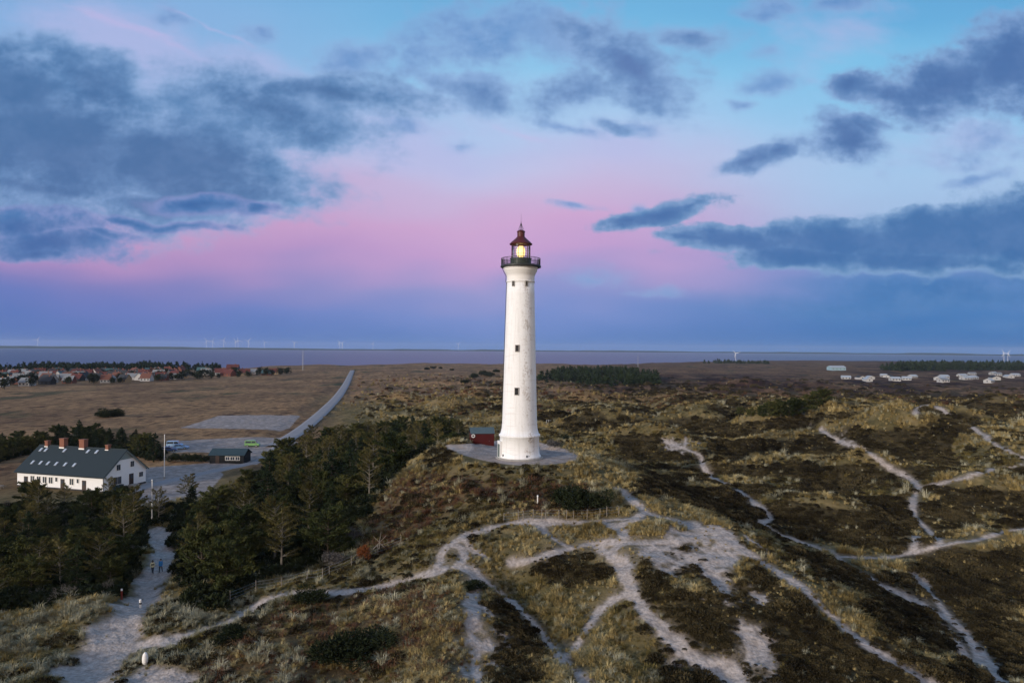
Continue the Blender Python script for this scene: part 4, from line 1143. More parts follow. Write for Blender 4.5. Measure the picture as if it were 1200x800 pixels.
# shrubs that stand out one by one
for px, py, K, sc, fl, lab in [
 (405, 776, SHRUB[0], 1.5, 0.75, 'big dark creeping pine in the grass at the bottom'),
 (440, 764, SHRUB[1], 1.15, 0.7, 'dark creeping pine right of the biggest one at the bottom'),
 (365, 707, SHRUB[1], 1.0, 0.8, 'round dark bush hanging over the sandy path'),
 (272, 752, SHRUB[0], 0.9, 0.7, 'low dark bush below the sandy path'),
 (668, 598, SHRUB[0], 1.7, 0.85, 'dark rounded bush on the slope below the lighthouse'),
 (702, 598, SHRUB[1], 1.3, 0.85, 'smaller dark bush right of the rounded one on the slope'),
 (408, 640, GSHRUB, 1.2, 1.0, 'leafless grey bush on the slope by the fence'),
 (392, 662, GSHRUB, 1.0, 0.9, 'low grey bush beside the orange one'),
 (425, 658, OSHRUB, .8, 1.1, 'orange leaved bush at the edge of the plantation'),
 (555, 690, SHRUB[0], .7, .6, 'flat dark cushion of pine beside the eroded gully'),
 (205, 541, SHRUB[0], 1.0, 1.0, 'dark hedge bush leftmost below the parked vehicles'), (217, 541, SHRUB[1], .95, 1.0, 'dark hedge bush in the middle below the parked vehicles'), (229, 541, SHRUB[0], .95, 1.0, 'dark hedge bush below the blue vehicles, third from the left'), (241, 541, SHRUB[1], .9, 1.0, 'dark hedge bush touching the black outbuilding'),
 (145, 575, SHRUB[1], .5, 1.0, 'small bush at the corner of the gravel yard'),
 (650, 524, GSHRUB, 1.5, .7, 'low dark brown scrub right of the lighthouse foot'),
 (665, 517, SHRUB[1], 1.2, .7, 'dark scrub behind the paved ring'),
 (545, 690, SHRUB[1], .5, .6, 'small dark bush at the fork of the sandy paths'),
 (40, 596, BARE[0], .9, 1.0, 'leafless grey tree in front of the white house terrace'),
 (135, 650, BARE[1], .8, 1.0, 'leafless grey tree leaning over the sandy path'),
]:
    p = at(px, py)
    plant(K, p.x, p.y, sc, RND.uniform(0, 6.28), lab, z=p.z, flat=fl)
# dark pine clump in the hollow of the far dunes, and single dark bushes on the heath
for i, (px, py, sc) in enumerate([(868, 487, .6), (880, 489, .55), (893, 489, .7), (905, 488, .9), (915, 490, .9), (925, 489, 1.0), (936, 487, 1.0), (946, 482, 1.1), (955, 478, 1.1), (964, 476, 1.0), (912, 483, .8), (930, 482, .9), (898, 484, .6)]):
    p = at(px, py)
    plant(PINE[i % 3], p.x, p.y, sc * 0.8, RND.uniform(0, 6.28), 'dark pine in the clump out in the far dunes', 'dark pines in the dune hollow on the right', z=p.z)
for i, (px, py, sc) in enumerate([(556, 443, 2.2), (566, 440, 2.4), (574, 441, 2.2), (545, 449, 1.6), (500, 433, 1.6), (508, 432, 1.8), (516, 432, 1.5), (530, 434, 1.4), (582, 436, 1.8), (128, 488, 1.6), (120, 489, 1.3), (136, 488, 1.3)]):
    p = at(px, py)
    plant(SHRUB[i % 2], p.x, p.y, sc * 1.4, RND.uniform(0, 6.28), 'dark low bush on the heath ' + ('left of the lighthouse' if px > 300 else 'before the village'), 'dark bushes scattered on the heath', z=p.z - 0.4, flat=0.8)

# far woods that read as one mass
def wood(name, label, pl, n, h, seed):
    r = np.random.default_rng(seed)
    g = area(pl); pts = []
    while len(pts) < n:
        x, y = r.uniform(g[:, 0].min(), g[:, 0].max()), r.uniform(g[:, 1].min(), g[:, 1].max())
        if inpoly(np.array([x]), np.array([y]), g)[0]: pts.append((x, y))
    pts = np.array(pts); z = H(pts[:, 0], pts[:, 1])
    C, D, S = [], [], []
    for (x, y), zz in zip(pts, z):
        m = 70; hh = h * r.uniform(.6, 1.15); w = hh * .42
        q = r.normal(0, 1, (m, 3)); q /= np.linalg.norm(q, axis=1)[:, None]; q *= (r.uniform(.3, 1, m) ** .5)[:, None]
        q[:, 2] = np.abs(q[:, 2])
        C.append(np.stack([x + q[:, 0] * w * (1.1 - .7 * q[:, 2]), y + q[:, 1] * w * (1.1 - .7 * q[:, 2]), zz + q[:, 2] * hh], 1)); D.append(q + r.normal(0, .4, (m, 3))); S.append(hh * .30 * r.uniform(.6, 1.2, m))
    me = blades(np.concatenate(C), np.concatenate(D), np.concatenate(S), r, 0.6); me.name = name
    tag(link(name, me, M_SPRUCE), label, kind='stuff')
wood('plantation', 'dark plantation on the heath right of the lighthouse', [(634, 443), (660, 436), (700, 434), (740, 436), (762, 441), (776, 447), (765, 452), (700, 452), (634, 448)], 330, 9, 1)
wood('plantation', 'dark line of woodland before the fjord far right', [(1030, 434), (1060, 430), (1120, 429), (1230, 431), (1230, 434), (1120, 434), (1060, 435)], 420, 14, 2)
wood('plantation', 'dark belt of trees behind the village', [(-20, 438), (20, 433), (80, 431.5), (140, 432), (200, 432), (262, 432.5), (262, 434.5), (200, 435), (120, 436), (60, 438), (-20, 442)], 380, 10, 3)
wood('plantation', 'thin dark strip of woodland at the edge of the fjord', [(820, 425.5), (850, 424.5), (905, 425.5), (900, 426.5), (850, 426)], 90, 9, 4)
# ------------------------------------------------------------------ the lighthouse
def weathered_white():
    m, T, b = material('whitewashed tower wall', 0.8, 0.15)
    pos = T.node('ShaderNodeTexCoord').outputs['Object']
    x, y, z = T.sep(pos)
    ang = T.m('ARCTAN2', x, T.m('MULTIPLY', y, -1.0))
    cyl = T.xyz(T.m('MULTIPLY', ang, 3.0), z, 0.0)
    st = T.noise(T.vm('MULTIPLY', cyl, (2.2, 0.16, 1)), 1.0, 5, 0.65, dim='2D')        # run-off streaks
    bl = T.noise(T.vm('MULTIPLY', cyl, (1.0, 0.7, 1)), 0.75, 6, 0.7, dim='2D')          # flaking patches
    fl = T.noise(cyl, 3.2, 5, 0.7, dim='2D')
    c = T.mix(T.mr(st, 0.45, 0.75, 0.0, 0.55), (0.81, 0.825, 0.835), (0.64, 0.64, 0.63))
    band = T.mr(ang, -0.1, 0.55); band = T.m('MULTIPLY', band, T.mr(ang, 0.55, 1.0, 1.0, 0.0))   # flaking is worst on the seaward face
    worn = T.m('MULTIPLY', T.mr(T.m('ADD', T.m('MULTIPLY', bl, .6), T.m('MULTIPLY', fl, .45)), 0.53, 0.62), T.m('ADD', T.m('MULTIPLY', band, .8), 0.08))
    c = T.mix(worn, c, (0.46, 0.42, 0.385))
    cr = T.noise(T.vm('MULTIPLY', cyl, (0.25, 2.6, 1)), 1.0, 3, 0.5, dim='2D')
    c = T.mix(T.mr(cr, 0.62, 0.70, 0.0, 0.22), c, (0.50, 0.47, 0.44))
    T.set(b.inputs['Base Color'], c)
    bn = T.node('ShaderNodeBump'); bn.inputs['Strength'].default_value = 0.5; bn.inputs['Distance'].default_value = 0.03
    T.set(bn.inputs['Height'], T.m('ADD', fl, bl)); T.l.new(bn.outputs[0], b.inputs['Normal'])
    return m
M_WHITE = weathered_white()
M_PLAINW = solid('white trim paint', (0.76, 0.755, 0.74), 0.6, 0.3, 0.08, 3.0)
M_IRON = solid('black painted iron', (0.022, 0.026, 0.026), 0.5, 0.4, 0.3, 5.0)
M_GREENI = solid('dark green painted iron', (0.030, 0.045, 0.036), 0.5, 0.4, 0.3, 5.0)
M_REDROOF = solid('dark red painted copper', (0.075, 0.012, 0.010), 0.5, 0.4, 0.25, 4.0)
M_DARKGL = solid('dark window glass', (0.012, 0.014, 0.018), 0.12, 0.6, 0.2, 2.0)
M_STEEL = solid('galvanised steel', (0.35, 0.36, 0.37), 0.45, 0.5, 0.2, 4.0, metal=0.6)
M_CONC = solid('grey concrete', (0.30, 0.285, 0.265), 0.9, 0.1, 0.22, 1.5, bump=0.2)

LH = empty('lighthouse', (TX, TY, TZ))
tag(LH, 'tall round white lighthouse with dark red lantern roof on its dune', 'lighthouse')
mb = MB().lathe([(3.95, -0.6), (3.95, 0.12), (3.85, 0.20)], 72)
mb.build('plinth', M_CONC, LH, smooth=False)
prof = [(3.56, 0.2), (3.52, 0.45), (3.38, 0.55), (3.28, 1.2), (3.24, 3.55), (3.36, 3.62), (3.42, 3.72), (3.42, 3.88), (3.30, 3.98), (3.16, 4.08), (2.96, 4.9), (2.88, 5.8)]
for k in range(1, 13): prof.append((2.88 - 0.62 * k / 12, 5.8 + (28.9 - 5.8) * k / 12))
mb = MB().lathe(prof, 96, cap=True)
wall = mb.build('tower_wall', M_WHITE, LH, smooth=True)
mb = MB().lathe([(2.27, 28.9), (2.38, 28.96), (2.38, 29.12), (2.29, 29.2), (2.30, 29.9), (2.36, 30.15), (2.54, 30.5), (2.70, 30.85), (2.75, 30.9), (2.75, 31.1), (2.84, 31.2), (2.88, 31.45)], 96)
mb.build('corbel', M_PLAINW, LH, smooth=False)
mb = MB().lathe([(3.10, 31.40), (3.32, 31.42), (3.36, 31.52), (3.36, 31.66), (3.30, 31.72), (1.4, 31.72)], 72)
mb.build('gallery_deck', M_IRON, LH)
# railing: posts, three rails, close uprights
mb = MB()
for i in range(24):
    t = 2 * math.pi * i / 24
    mb.tube((3.22 * math.cos(t), 3.22 * math.sin(t), 31.7), (3.22 * math.cos(t), 3.22 * math.sin(t), 32.92), 0.04, n=6)
for i in range(120):
    t = 2 * math.pi * i / 120
    mb.tube((3.22 * math.cos(t), 3.22 * math.sin(t), 31.72), (3.22 * math.cos(t), 3.22 * math.sin(t), 32.86), 0.014, n=4)
for zz, r_ in ((31.85, .022), (32.4, .022), (32.9, .04)):
    n = 72
    for i in range(n):
        a, b_ = 2 * math.pi * i / n, 2 * math.pi * (i + 1) / n
        mb.tube((3.22 * math.cos(a), 3.22 * math.sin(a), zz), (3.22 * math.cos(b_), 3.22 * math.sin(b_), zz), r_, n=5, cap=False)
mb.build('railing', M_IRON, LH)
# lantern: iron drum, glazing bars, glass, lamp, roof
mb = MB().lathe([(1.72, 31.72), (1.72, 32.75), (1.80, 32.8), (1.80, 32.9), (1.45, 32.92)], 48)
mb.build('lantern_base', M_GREENI, LH)
mb = MB()
for i in range(12):
    t = 2 * math.pi * (i + .5) / 12
    mb.tube((1.58 * math.cos(t), 1.58 * math.sin(t), 32.9), (1.58 * math.cos(t), 1.58 * math.sin(t), 35.25), 0.035, n=6)
for zz in (33.6, 34.4):
    for i in range(48):
        a, b_ = 2 * math.pi * i / 48, 2 * math.pi * (i + 1) / 48
        mb.tube((1.58 * math.cos(a), 1.58 * math.sin(a), zz), (1.58 * math.cos(b_), 1.58 * math.sin(b_), zz), 0.022, n=4, cap=False)
mb.build('glazing_bars', M_REDROOF, LH)
mg = bpy.data.materials.new('lantern glass'); mg.use_nodes = True
Tg = NT(mg.node_tree)
for q in list(Tg.n): Tg.n.remove(q)
go_ = Tg.node('ShaderNodeOutputMaterial'); tr = Tg.node('ShaderNodeBsdfTransparent'); gsy = Tg.node('ShaderNodeBsdfGlossy'); mxg = Tg.node('ShaderNodeMixShader')
tr.inputs[0].default_value = (0.90, 0.93, 0.92, 1); gsy.inputs['Roughness'].default_value = 0.05
fr = Tg.node('ShaderNodeFresnel'); fr.inputs['IOR'].default_value = 1.25
Tg.l.new(fr.outputs[0], mxg.inputs[0]); Tg.l.new(tr.outputs[0], mxg.inputs[1]); Tg.l.new(gsy.outputs[0], mxg.inputs[2]); Tg.l.new(mxg.outputs[0], go_.inputs[0])
mb = MB().lathe([(1.54, 32.9), (1.54, 35.25)], 24, cap=False)
mb.build('lantern_glass', mg, LH)
me_ = bpy.data.materials.new('lit lamp'); me_.use_nodes = True
be = me_.node_tree.nodes['Principled BSDF']
be.inputs['Base Color'].default_value = (0.9, 0.8, 0.5, 1); be.inputs['Emission Color'].default_value = (1.0, 0.70, 0.24, 1); be.inputs['Emission Strength'].default_value = 1.5
mb = MB().lathe([(0.30, 33.05), (0.60, 33.3), (0.72, 33.9), (0.66, 34.6), (0.40, 34.95)], 24)
lens = mb.build('lens', me_, LH, smooth=True)
mb = MB().lathe([(0.5, 32.9), (0.22, 33.06)], 16); mb.build('lens_pedestal', M_IRON, LH)
mb = MB().lathe([(1.50, 35.22), (1.86, 35.20), (1.90, 35.30), (1.60, 35.62), (1.10, 36.05), (0.72, 36.42), (0.62, 36.55), (0.62, 37.25), (0.70, 37.32), (0.66, 37.42), (0.30, 37.62), (0.05, 37.7)], 48)
roof = mb.build('lantern_roof', M_REDROOF, LH, smooth=False)
mb = MB()
for i in range(6):
    t = 2 * math.pi * i / 6
    mb.tube((0.56 * math.cos(t), 0.56 * math.sin(t), 37.4), (0.08 * math.cos(t), 0.08 * math.sin(t), 38.6), 0.028, n=5)
mb.tube((0, 0, 37.6), (0, 0, 39.0), 0.05, n=6); mb.tube((0, 0, 38.9), (0, 0, 40.4), 0.022, 0.012, n=5)
mb.lathe([(0.02, 38.5), (0.12, 38.6), (0.12, 38.68), (0.02, 38.78)], 12)
mb.build('lightning_rod', M_IRON, roof)
# windows: deep little openings; angle 0 faces the viewpoint
def tower_window(ang, z0, w, h):
    k = min(max((z0 - 5.8) / (28.9 - 5.8), 0), 1); rad = 2.88 - 0.62 * k + 0.03
    d = Vector((math.sin(ang), -math.cos(ang), 0)); c = d * rad
    fr_ = MB(); p = MB()
    for sx in (-1, 1): fr_.box((c.x + sx * (w / 2 + .05) * math.cos(ang), c.y + sx * (w / 2 + .05) * math.sin(ang), z0 + h / 2), (0.10, 0.16, h + .2), rz=ang)
    for zz in (z0 - .05, z0 + h + .05): fr_.box((c.x, c.y, zz), (w, 0.17, 0.1), rz=ang)
    wo_ = fr_.build('window', M_CONC, LH)
    p.box((c.x, c.y, z0 + h / 2), (w, 0.10, h), rz=ang)
    g_ = p.build('pane', M_DARKGL, wo_)
    q = MB(); q.box((c.x + d.x * .06, c.y + d.y * .06, z0 + h / 2), (0.05, 0.06, h), rz=ang); q.box((c.x + d.x * .06, c.y + d.y * .06, z0 + h / 2), (w, 0.055, 0.05), rz=ang)
    q.build('glazing_bar', M_IRON, wo_)
tower_window(-0.20, 10.6, 0.52, 1.05); tower_window(-0.20, 17.6, 0.50, 0.95)
for a in (-0.55, 0.42): tower_window(a, 28.25, 0.30, 0.72)
# door on the left flank, lightning conductor down the left edge
a = -1.25; d = Vector((math.sin(a), -math.cos(a), 0))
mb = MB(); mb.box((d.x * 3.34, d.y * 3.34, 1.55), (1.5, 0.5, 2.7), rz=a); dr = mb.build('door_surround', M_PLAINW, LH)
mb = MB(); mb.box((d.x * 3.56, d.y * 3.56, 1.35), (1.05, 0.12, 2.1), rz=a); mb.build('door', solid('grey green door paint', (0.12, 0.15, 0.14)), dr)
mb = MB()
a = -1.50; d = Vector((math.sin(a), -math.cos(a), 0))
pts = [(3.42, 0.3), (3.26, 1.2), (3.26, 3.5), (3.44, 3.75), (3.22, 4.1), (2.90, 5.8)] + [(2.90 - .62 * k / 6, 5.8 + 23.1 * k / 6) for k in range(1, 7)] + [(2.42, 29.1), (2.36, 30.0), (2.90, 31.0), (3.05, 31.5)]
for (r0, z0), (r1, z1) in zip(pts, pts[1:]): mb.tube(d * (r0 + .06) + Vector((0, 0, z0)), d * (r1 + .06) + Vector((0, 0, z1)), 0.05, n=6)
mb.build('lightning_conductor', M_IRON, LH)
# low floodlights and vents round the foot
mb = MB()
for a in (-0.9, 0.35): mb.box((3.42 * math.sin(a), -3.42 * math.cos(a), 0.62), (0.16, 0.12, 0.5), rz=a)
mb.build('cable_box', M_IRON, LH)

# ------------------------------------------------------------------ red shed beside it
M_REDWOOD = solid('dark red boards', (0.062, 0.010, 0.010), 0.8, 0.15, 0.3, 1.2, streak=(6, 6, .6))
M_FELT = solid('blue grey roofing felt', (0.075, 0.11, 0.125), 0.85, 0.15, 0.25, 1.5)
SHED = empty('shed', (-5.6, 129.0, TZ - .25), 0.16)
tag(SHED, 'small dark red wooden shed with grey roof beside the lighthouse', 'shed')
mb = MB(); mb.prism([(-2.1, 0), (2.1, 0), (2.1, 2.35), (-2.1, 2.35)], -1.4, 1.4); mb.build('wall', M_REDWOOD, SHED)
mb = MB(); mb.add([(-2.1, -1.4, 2.35), (-2.1, 1.4, 2.35), (-2.1, 0, 3.25), (2.1, -1.4, 2.35), (2.1, 1.4, 2.35), (2.1, 0, 3.25)], [(0, 2, 1), (3, 4, 5), (0, 3, 5, 2), (1, 2, 5, 4)]); mb.build('gable', M_REDWOOD, SHED)
mb = MB()
for s in (-1, 1): mb.box((0, s * 0.83, 2.87), (4.6, 1.86, 0.07), rx=-s * math.atan2(.9, 1.4))
mb.build('roof', M_FELT, SHED)
mb = MB()
for x_ in (-2.12, 2.12):
    for s in (-1, 1): mb.box((x_, s * 1.42, 1.2), (0.10, 0.10, 2.35))
mb.build('corner_board', M_REDWOOD, SHED)
mb = MB(); mb.box((0.9, -1.42, 1.0), (0.95, 0.06, 1.95)); dd = mb.build('door', M_REDWOOD, SHED)
mb = MB(); mb.box((1.25, -1.48, 1.0), (0.1, 0.08, 0.05)); mb.build('handle', M_STEEL, dd)
lb = MB()
for i in range(20):
    a, b_ = 2 * math.pi * i / 20, 2 * math.pi * (i + 1) / 20
    lb.tube((.27 * math.cos(a), 0, .27 * math.sin(a)), (.27 * math.cos(b_), 0, .27 * math.sin(b_)), .085, n=8, cap=False)
o = lb.build('lifebuoy', M_PLAINW, smooth=True); o.matrix_world = SHED.matrix_basis @ Matrix.Translation((-1.75, -1.52, 1.95))
tag(o, 'white lifebuoy hanging on the corner of the red shed', 'lifebuoy')

# ------------------------------------------------------------------ small posts on the dune
M_OLDWOOD = solid('silvered post wood', (0.21, 0.185, 0.155), 0.9, 0.1, 0.25, 5.0)
M_WPAINT = solid('white post paint', (0.80, 0.79, 0.76), 0.6, 0.3, 0.1, 4.0)
M_RPAINT = solid('red post paint', (0.20, 0.028, 0.02), 0.6, 0.3, 0.1, 4.0)
M_BPAINT = solid('black post paint', (0.02, 0.02, 0.02), 0.6, 0.3, 0.1, 4.0)
def fence(name, label, pxs, h, wires):
    g = ground(pxs, H)
    o = empty(name, g[0]); tag(o, label, 'fence')
    w = MB(); prev = None
    for k, p in enumerate(g):
        q = Vector(p) - Vector(g[0]); lean = RND.gauss(0, .05)
        m_ = MB(); hh = h * RND.uniform(.85, 1.1)
        m_.tube(q + Vector((0, 0, -.3)), q + Vector((lean, 0, hh)), .055, .045, n=7)
        m_.build('post', M_OLDWOOD, o)
        if prev is not None:
            for f in wires:
                a, b_ = prev + Vector((0, -.055, h * f)), q + Vector((0, -.055, h * f)); mid = (a + b_) / 2 - Vector((0, 0, .05))
                w.tube(a, mid, .008, n=4, cap=False); w.tube(mid, b_, .008, n=4, cap=False)
        prev = q
    w.build('wire', M_STEEL, o)
fence('fence', 'old wire fence with grey posts along the edge of the plantation', [(270, 706), (300, 693), (330, 688), (359, 681), (378, 678), (386, 674), (412, 663), (443, 650), (470, 640)], 1.25, (.35, .65, .92))
fence('fence', 'wire fence with thin grey posts above the upper sandy path', [(590, 612), (608, 610), (613, 609), (625, 608), (635, 608), (639, 608), (655, 608), (664, 608), (672, 608), (688, 608), (703, 606), (711, 605), (725, 603)], 1.25, (.35, .65, .92))
fence('fence', 'low wire fence round the right end of the paved ring', [(644, 524), (655, 527), (664, 530), (672, 533), (676, 538), (668, 543)], 0.95, (.5, .9))

def post_thing(name, label, cat, px, py, parts):
    p = at(px, py); o = empty(name, p); tag(o, label, cat)
    for nm, m_, fn in parts:
        b_ = MB(); fn(b_); b_.build(nm, m_, o, smooth=False)
    return o
post_thing('marker_stone', 'rounded white marker stone beside the sandy path at the bottom left', 'marker', 170, 778, [('stone', M_WPAINT, lambda b_: b_.lathe([(0.05, -.15), (.17, 0), (.235, .25), (.25, .55), (.20, .85), (.12, 1.02), (.03, 1.08)], 20))])
post_thing('bollard', 'small white bollard with black band at the path edge', 'bollard', 164.5, 712, [('post', M_WPAINT, lambda b_: b_.lathe([(.12, -.2), (.12, .80), (.10, .84)], 14)), ('band', M_BPAINT, lambda b_: b_.lathe([(.127, .42), (.127, .60)], 14)), ('cap', M_WPAINT, lambda b_: b_.lathe([(.13, .842), (.13, .9), (.05, .96)], 14))])
post_thing('marker_post', 'red marker post with pale top left of the sandy path', 'marker', 142.5, 702, [('post', M_RPAINT, lambda b_: b_.tube((0, 0, -.2), (0, 0, 1.0), .11, .10, n=10)), ('top', M_WPAINT, lambda b_: b_.tube((0, 0, 1.0), (0, 0, 1.2), .105, .09, n=10))])
post_thing('marker_post', 'slim white marker post in the bracken below the lighthouse', 'marker', 630, 592, [('post', M_WPAINT, lambda b_: b_.tube((0, 0, -.2), (0, 0, 1.15), .075, .07, n=10)), ('cap', M_WPAINT, lambda b_: b_.lathe([(.11, 1.15), (.11, 1.3), (.02, 1.38)], 10))])
def steps(b_):
    for k in range(7): b_.box((k * .32 - 1, k * .36, -.12 * k + .35), (1.1, .3, .09), rz=-.7)
def rails(b_):
    for s in (-.5, .5):
        b_.tube((-1 + s * .75, s * .6, 1.2), (1 + s * .75, 2.2 + s * .6, .5), .04, n=6)
        for k in (0, 1): b_.tube((-1 + 2 * k + s * .75, 2.2 * k + s * .6, -.4), (-1 + 2 * k + s * .75, 2.2 * k + s * .6, 1.2 - .7 * k), .05, n=6)
post_thing('steps', 'short pale wooden steps going down behind the lighthouse on the right', 'steps', 645, 496, [('tread', M_OLDWOOD, steps), ('handrail', M_WPAINT, rails)])
dead = BARE[1]
p = at(443, 648); 
post_thing('dead_tree', 'small dead tree with crossed pale branches by the plantation fence', 'dead tree', 444, 646, [('trunk', M_OLDWOOD, lambda b_: (b_.tube((0, 0, -.2), (.1, 0, 1.5), .07, .05, n=6), b_.tube((-.8, 0, .2), (.9, .1, 2.0), .05, .02, n=5), b_.tube((.9, 0, .3), (-.7, 0, 1.9), .05, .02, n=5), b_.tube((.1, 0, 1.4), (.2, .3, 2.4), .04, .015, n=5)))])
# ------------------------------------------------------------------ long white house on the plain
M_HWALL = solid('limewashed house wall', (0.78, 0.79, 0.80), 0.8, 0.15, 0.06, 0.9)
M_SLATE = solid('dark slate roof', (0.020, 0.031, 0.037), 0.7, 0.3, 0.25, 2.5, bump=0.25, streak=(1.4, 1.4, 4))
M_BOARD = solid('grey green boarded gable', (0.20, 0.25, 0.245), 0.8, 0.15, 0.12, 2.0)
M_BRICK = solid('red chimney brick', (0.22, 0.10, 0.068), 0.85, 0.15, 0.3, 5.0)
M_GLASS = solid('house window glass', (0.05, 0.06, 0.075), 0.1, 0.6, 0.2, 2.0)
M_SKYL = solid('roof window glass', (0.42, 0.48, 0.56), 0.08, 0.8, 0.1, 2.0)
M_DOOR = solid('dark brown door', (0.045, 0.028, 0.022), 0.6, 0.3, 0.2, 2.0)
M_BASE = solid('tarred plinth', (0.05, 0.05, 0.055), 0.8, 0.2, 0.2, 2.0)

corner = at(121.5, 577); HZ = 5.0
HX = Vector((-0.965, 0.262, 0)); HYv = Vector((0.262, 0.965, 0))
HL, HW, EAVE, RIDGE = 22.8, 11.0, 3.35, 7.9
HOUSE = bpy.data.objects.new('house', None); COL.objects.link(HOUSE)
# local frame: x runs along the long front from the near corner, y goes back
HOUSE.matrix_world = Matrix(((HX.x, HYv.x, 0, corner.x), (HX.y, HYv.y, 0, corner.y), (0, 0, 1, HZ), (0, 0, 0, 1)))
tag(HOUSE, 'long white two-storey house with dark slate roof and brick chimneys', 'house')
def hb(name, matr, boxes, parent=HOUSE, bevel=0):
    b_ = MB()
    for c, d, *r in boxes: b_.box(c, d, **(r[0] if r else {}))
    return b_.build(name, matr, parent, bevel=bevel)
b_ = MB(); b_.add([(0, 0, -.4), (HL, 0, -.4), (HL, HW, -.4), (0, HW, -.4), (0, 0, EAVE), (HL, 0, EAVE), (HL, HW, EAVE), (0, HW, EAVE), (0, HW / 2, RIDGE - .12), (HL, HW / 2, RIDGE - .12)],
   [(3, 2, 1, 0), (0, 1, 5, 4), (2, 3, 7, 6), (0, 4, 8, 7, 3), (1, 2, 6, 9, 5), (4, 5, 9, 8), (6, 7, 8, 9)])
b_.build('wall', M_HWALL, HOUSE)
hb('plinth', M_BASE, [((HL / 2, -.02, .1), (HL + .08, .06, .4)), ((-.02, HW / 2, .1), (.06, HW + .04, .4))])
sl = math.atan2(RIDGE - EAVE, HW / 2); RLn = math.hypot(RIDGE - EAVE, HW / 2) + .55
b_ = MB()
for s in (0, 1):
    y_mid = HW / 2 + (-1 if s == 0 else 1) * (RLn / 2) * math.cos(sl); z_mid = RIDGE - (RLn / 2) * math.sin(sl) + .06
    b_.box((HL / 2, y_mid, z_mid), (HL + .9, RLn, .14), rx=(sl if s == 0 else -sl))
b_.tube((-.45, HW / 2, RIDGE + .10), (HL + .45, HW / 2, RIDGE + .10), .13, n=8)
roof_ = b_.build('roof', M_SLATE, HOUSE)
def onroof(x, f, off=0.12):       # f: 0 eave .. 1 ridge, front slope
    y = HW / 2 * f; return Vector((x, y, EAVE + (RIDGE - EAVE) * f + off))
for x_, dims in ((21.0, (.8, .8, 1.7)), (16.6, (1.25, 1.0, 2.4)), (11.2, (1.35, 1.0, 2.4)), (4.6, (.75, .75, 1.5))):
    ch = hb('chimney', M_BRICK, [((x_, HW / 2, RIDGE + dims[2] / 2 - .7), dims), ((x_, HW / 2, RIDGE + dims[2] - .62), (dims[0] + .16, dims[1] + .16, .16))], roof_)
    hb('flashing', M_WPAINT, [((x_, HW / 2 - dims[1] / 2 - .02, RIDGE - .28), (dims[0] + .12, .08, .5))], roof_)
for x_, f in [(20.6, .30), (18.4, .30), (16.4, .30), (14.2, .30), (11.8, .30), (9.4, .30), (21.6, .80), (20.2, .80), (15.2, .82), (9.0, .84), (6.7, .84)]:
    c = onroof(x_, f, .17)
    w = hb('skylight', M_STEEL, [(c, (.62, 1.0, .12), dict(rx=sl))], roof_)
    hb('pane', M_SKYL, [(c + Vector((0, -.045, .075)), (.48, .84, .04), dict(rx=sl))], roof_)
for x_ in [18.6, 16.9, 15.3, 13.7, 8.2]:
    w = hb('window', M_WPAINT, [((x_, -.03, 1.75), (1.15, .10, 1.45))]); hb('pane', M_GLASS, [((x_ - .27, -.07, 1.75), (.42, .06, 1.25)), ((x_ + .27, -.07, 1.75), (.42, .06, 1.25))], w)
for x_ in [12.2, 6.6]:
    w = hb('window', M_WPAINT, [((x_, -.03, 2.0), (.66, .10, 1.0))]); hb('pane', M_GLASS, [((x_, -.07, 2.0), (.48, .06, .82))], w)
for x_ in [20.4, 10.6, 5.0]:
    w = hb('door', M_DOOR, [((x_, -.03, 1.12), (1.0, .10, 2.15))]); hb('pane', M_GLASS, [((x_, -.09, 1.6), (.6, .04, .8))], w)
# gable end: two upper windows, big lower window, dark door with steps, small window
for y_, z_, w_, h_ in ((3.6, 4.55, 1.0, 1.15), (7.2, 4.75, 1.0, 1.15), (3.4, 1.85, 1.9, 1.5), (9.6, 2.1, 1.1, 1.0)):
    w = hb('window', M_WPAINT, [((-.03, y_, z_), (.10, w_ + .16, h_ + .16))])
    hb('pane', M_GLASS, [((-.08, y_ - w_ / 4, z_), (.06, w_ / 2 - .06, h_)), ((-.08, y_ + w_ / 4, z_), (.06, w_ / 2 - .06, h_))], w)
w = hb('door', M_DOOR, [((-.04, 7.0, 1.55), (.12, 1.1, 2.3))]); hb('pane', M_GLASS, [((-.11, 7.0, 2.1), (.04, .6, .8))], w)
hb('steps', M_CONC, [((-.7, 7.0, .1), (1.3, 1.8, .7)), ((-1.55, 7.0, -.05), (.5, 1.8, .4))])
b_ = MB(); zc = 6.0
b_.add([(-.05, HW / 2 - (RIDGE - .2 - zc) / math.tan(sl), zc), (-.05, HW / 2 + (RIDGE - .2 - zc) / math.tan(sl), zc), (-.05, HW / 2, RIDGE - .2), (-.01, HW / 2 - (RIDGE - .2 - zc) / math.tan(sl), zc), (-.01, HW / 2 + (RIDGE - .2 - zc) / math.tan(sl), zc), (-.01, HW / 2, RIDGE - .2)], [(0, 1, 2), (3, 5, 4), (0, 3, 4, 1), (1, 4, 5, 2), (2, 5, 3, 0)])
b_.build('gable_boarding', M_BOARD, HOUSE)
b_ = MB()
for s in (0, 1):
    y_mid = HW / 2 + (-1 if s == 0 else 1) * (RLn / 2) * math.cos(sl); z_mid = RIDGE - (RLn / 2) * math.sin(sl) - .10
    b_.box((-.40, y_mid, z_mid), (.06, RLn, .24), rx=(sl if s == 0 else -sl))
b_.build('barge_board', M_BOARD, HOUSE)
hb('drainpipe', M_IRON, [((.05, -.08, 1.6), (.09, .09, 3.2))])
hb('gutter', M_IRON, [((HL / 2, -.52, EAVE - .38), (HL + .8, .14, .12))])
def hw(x, y, z=0.0): return HOUSE.matrix_basis @ Vector((x, y, z))
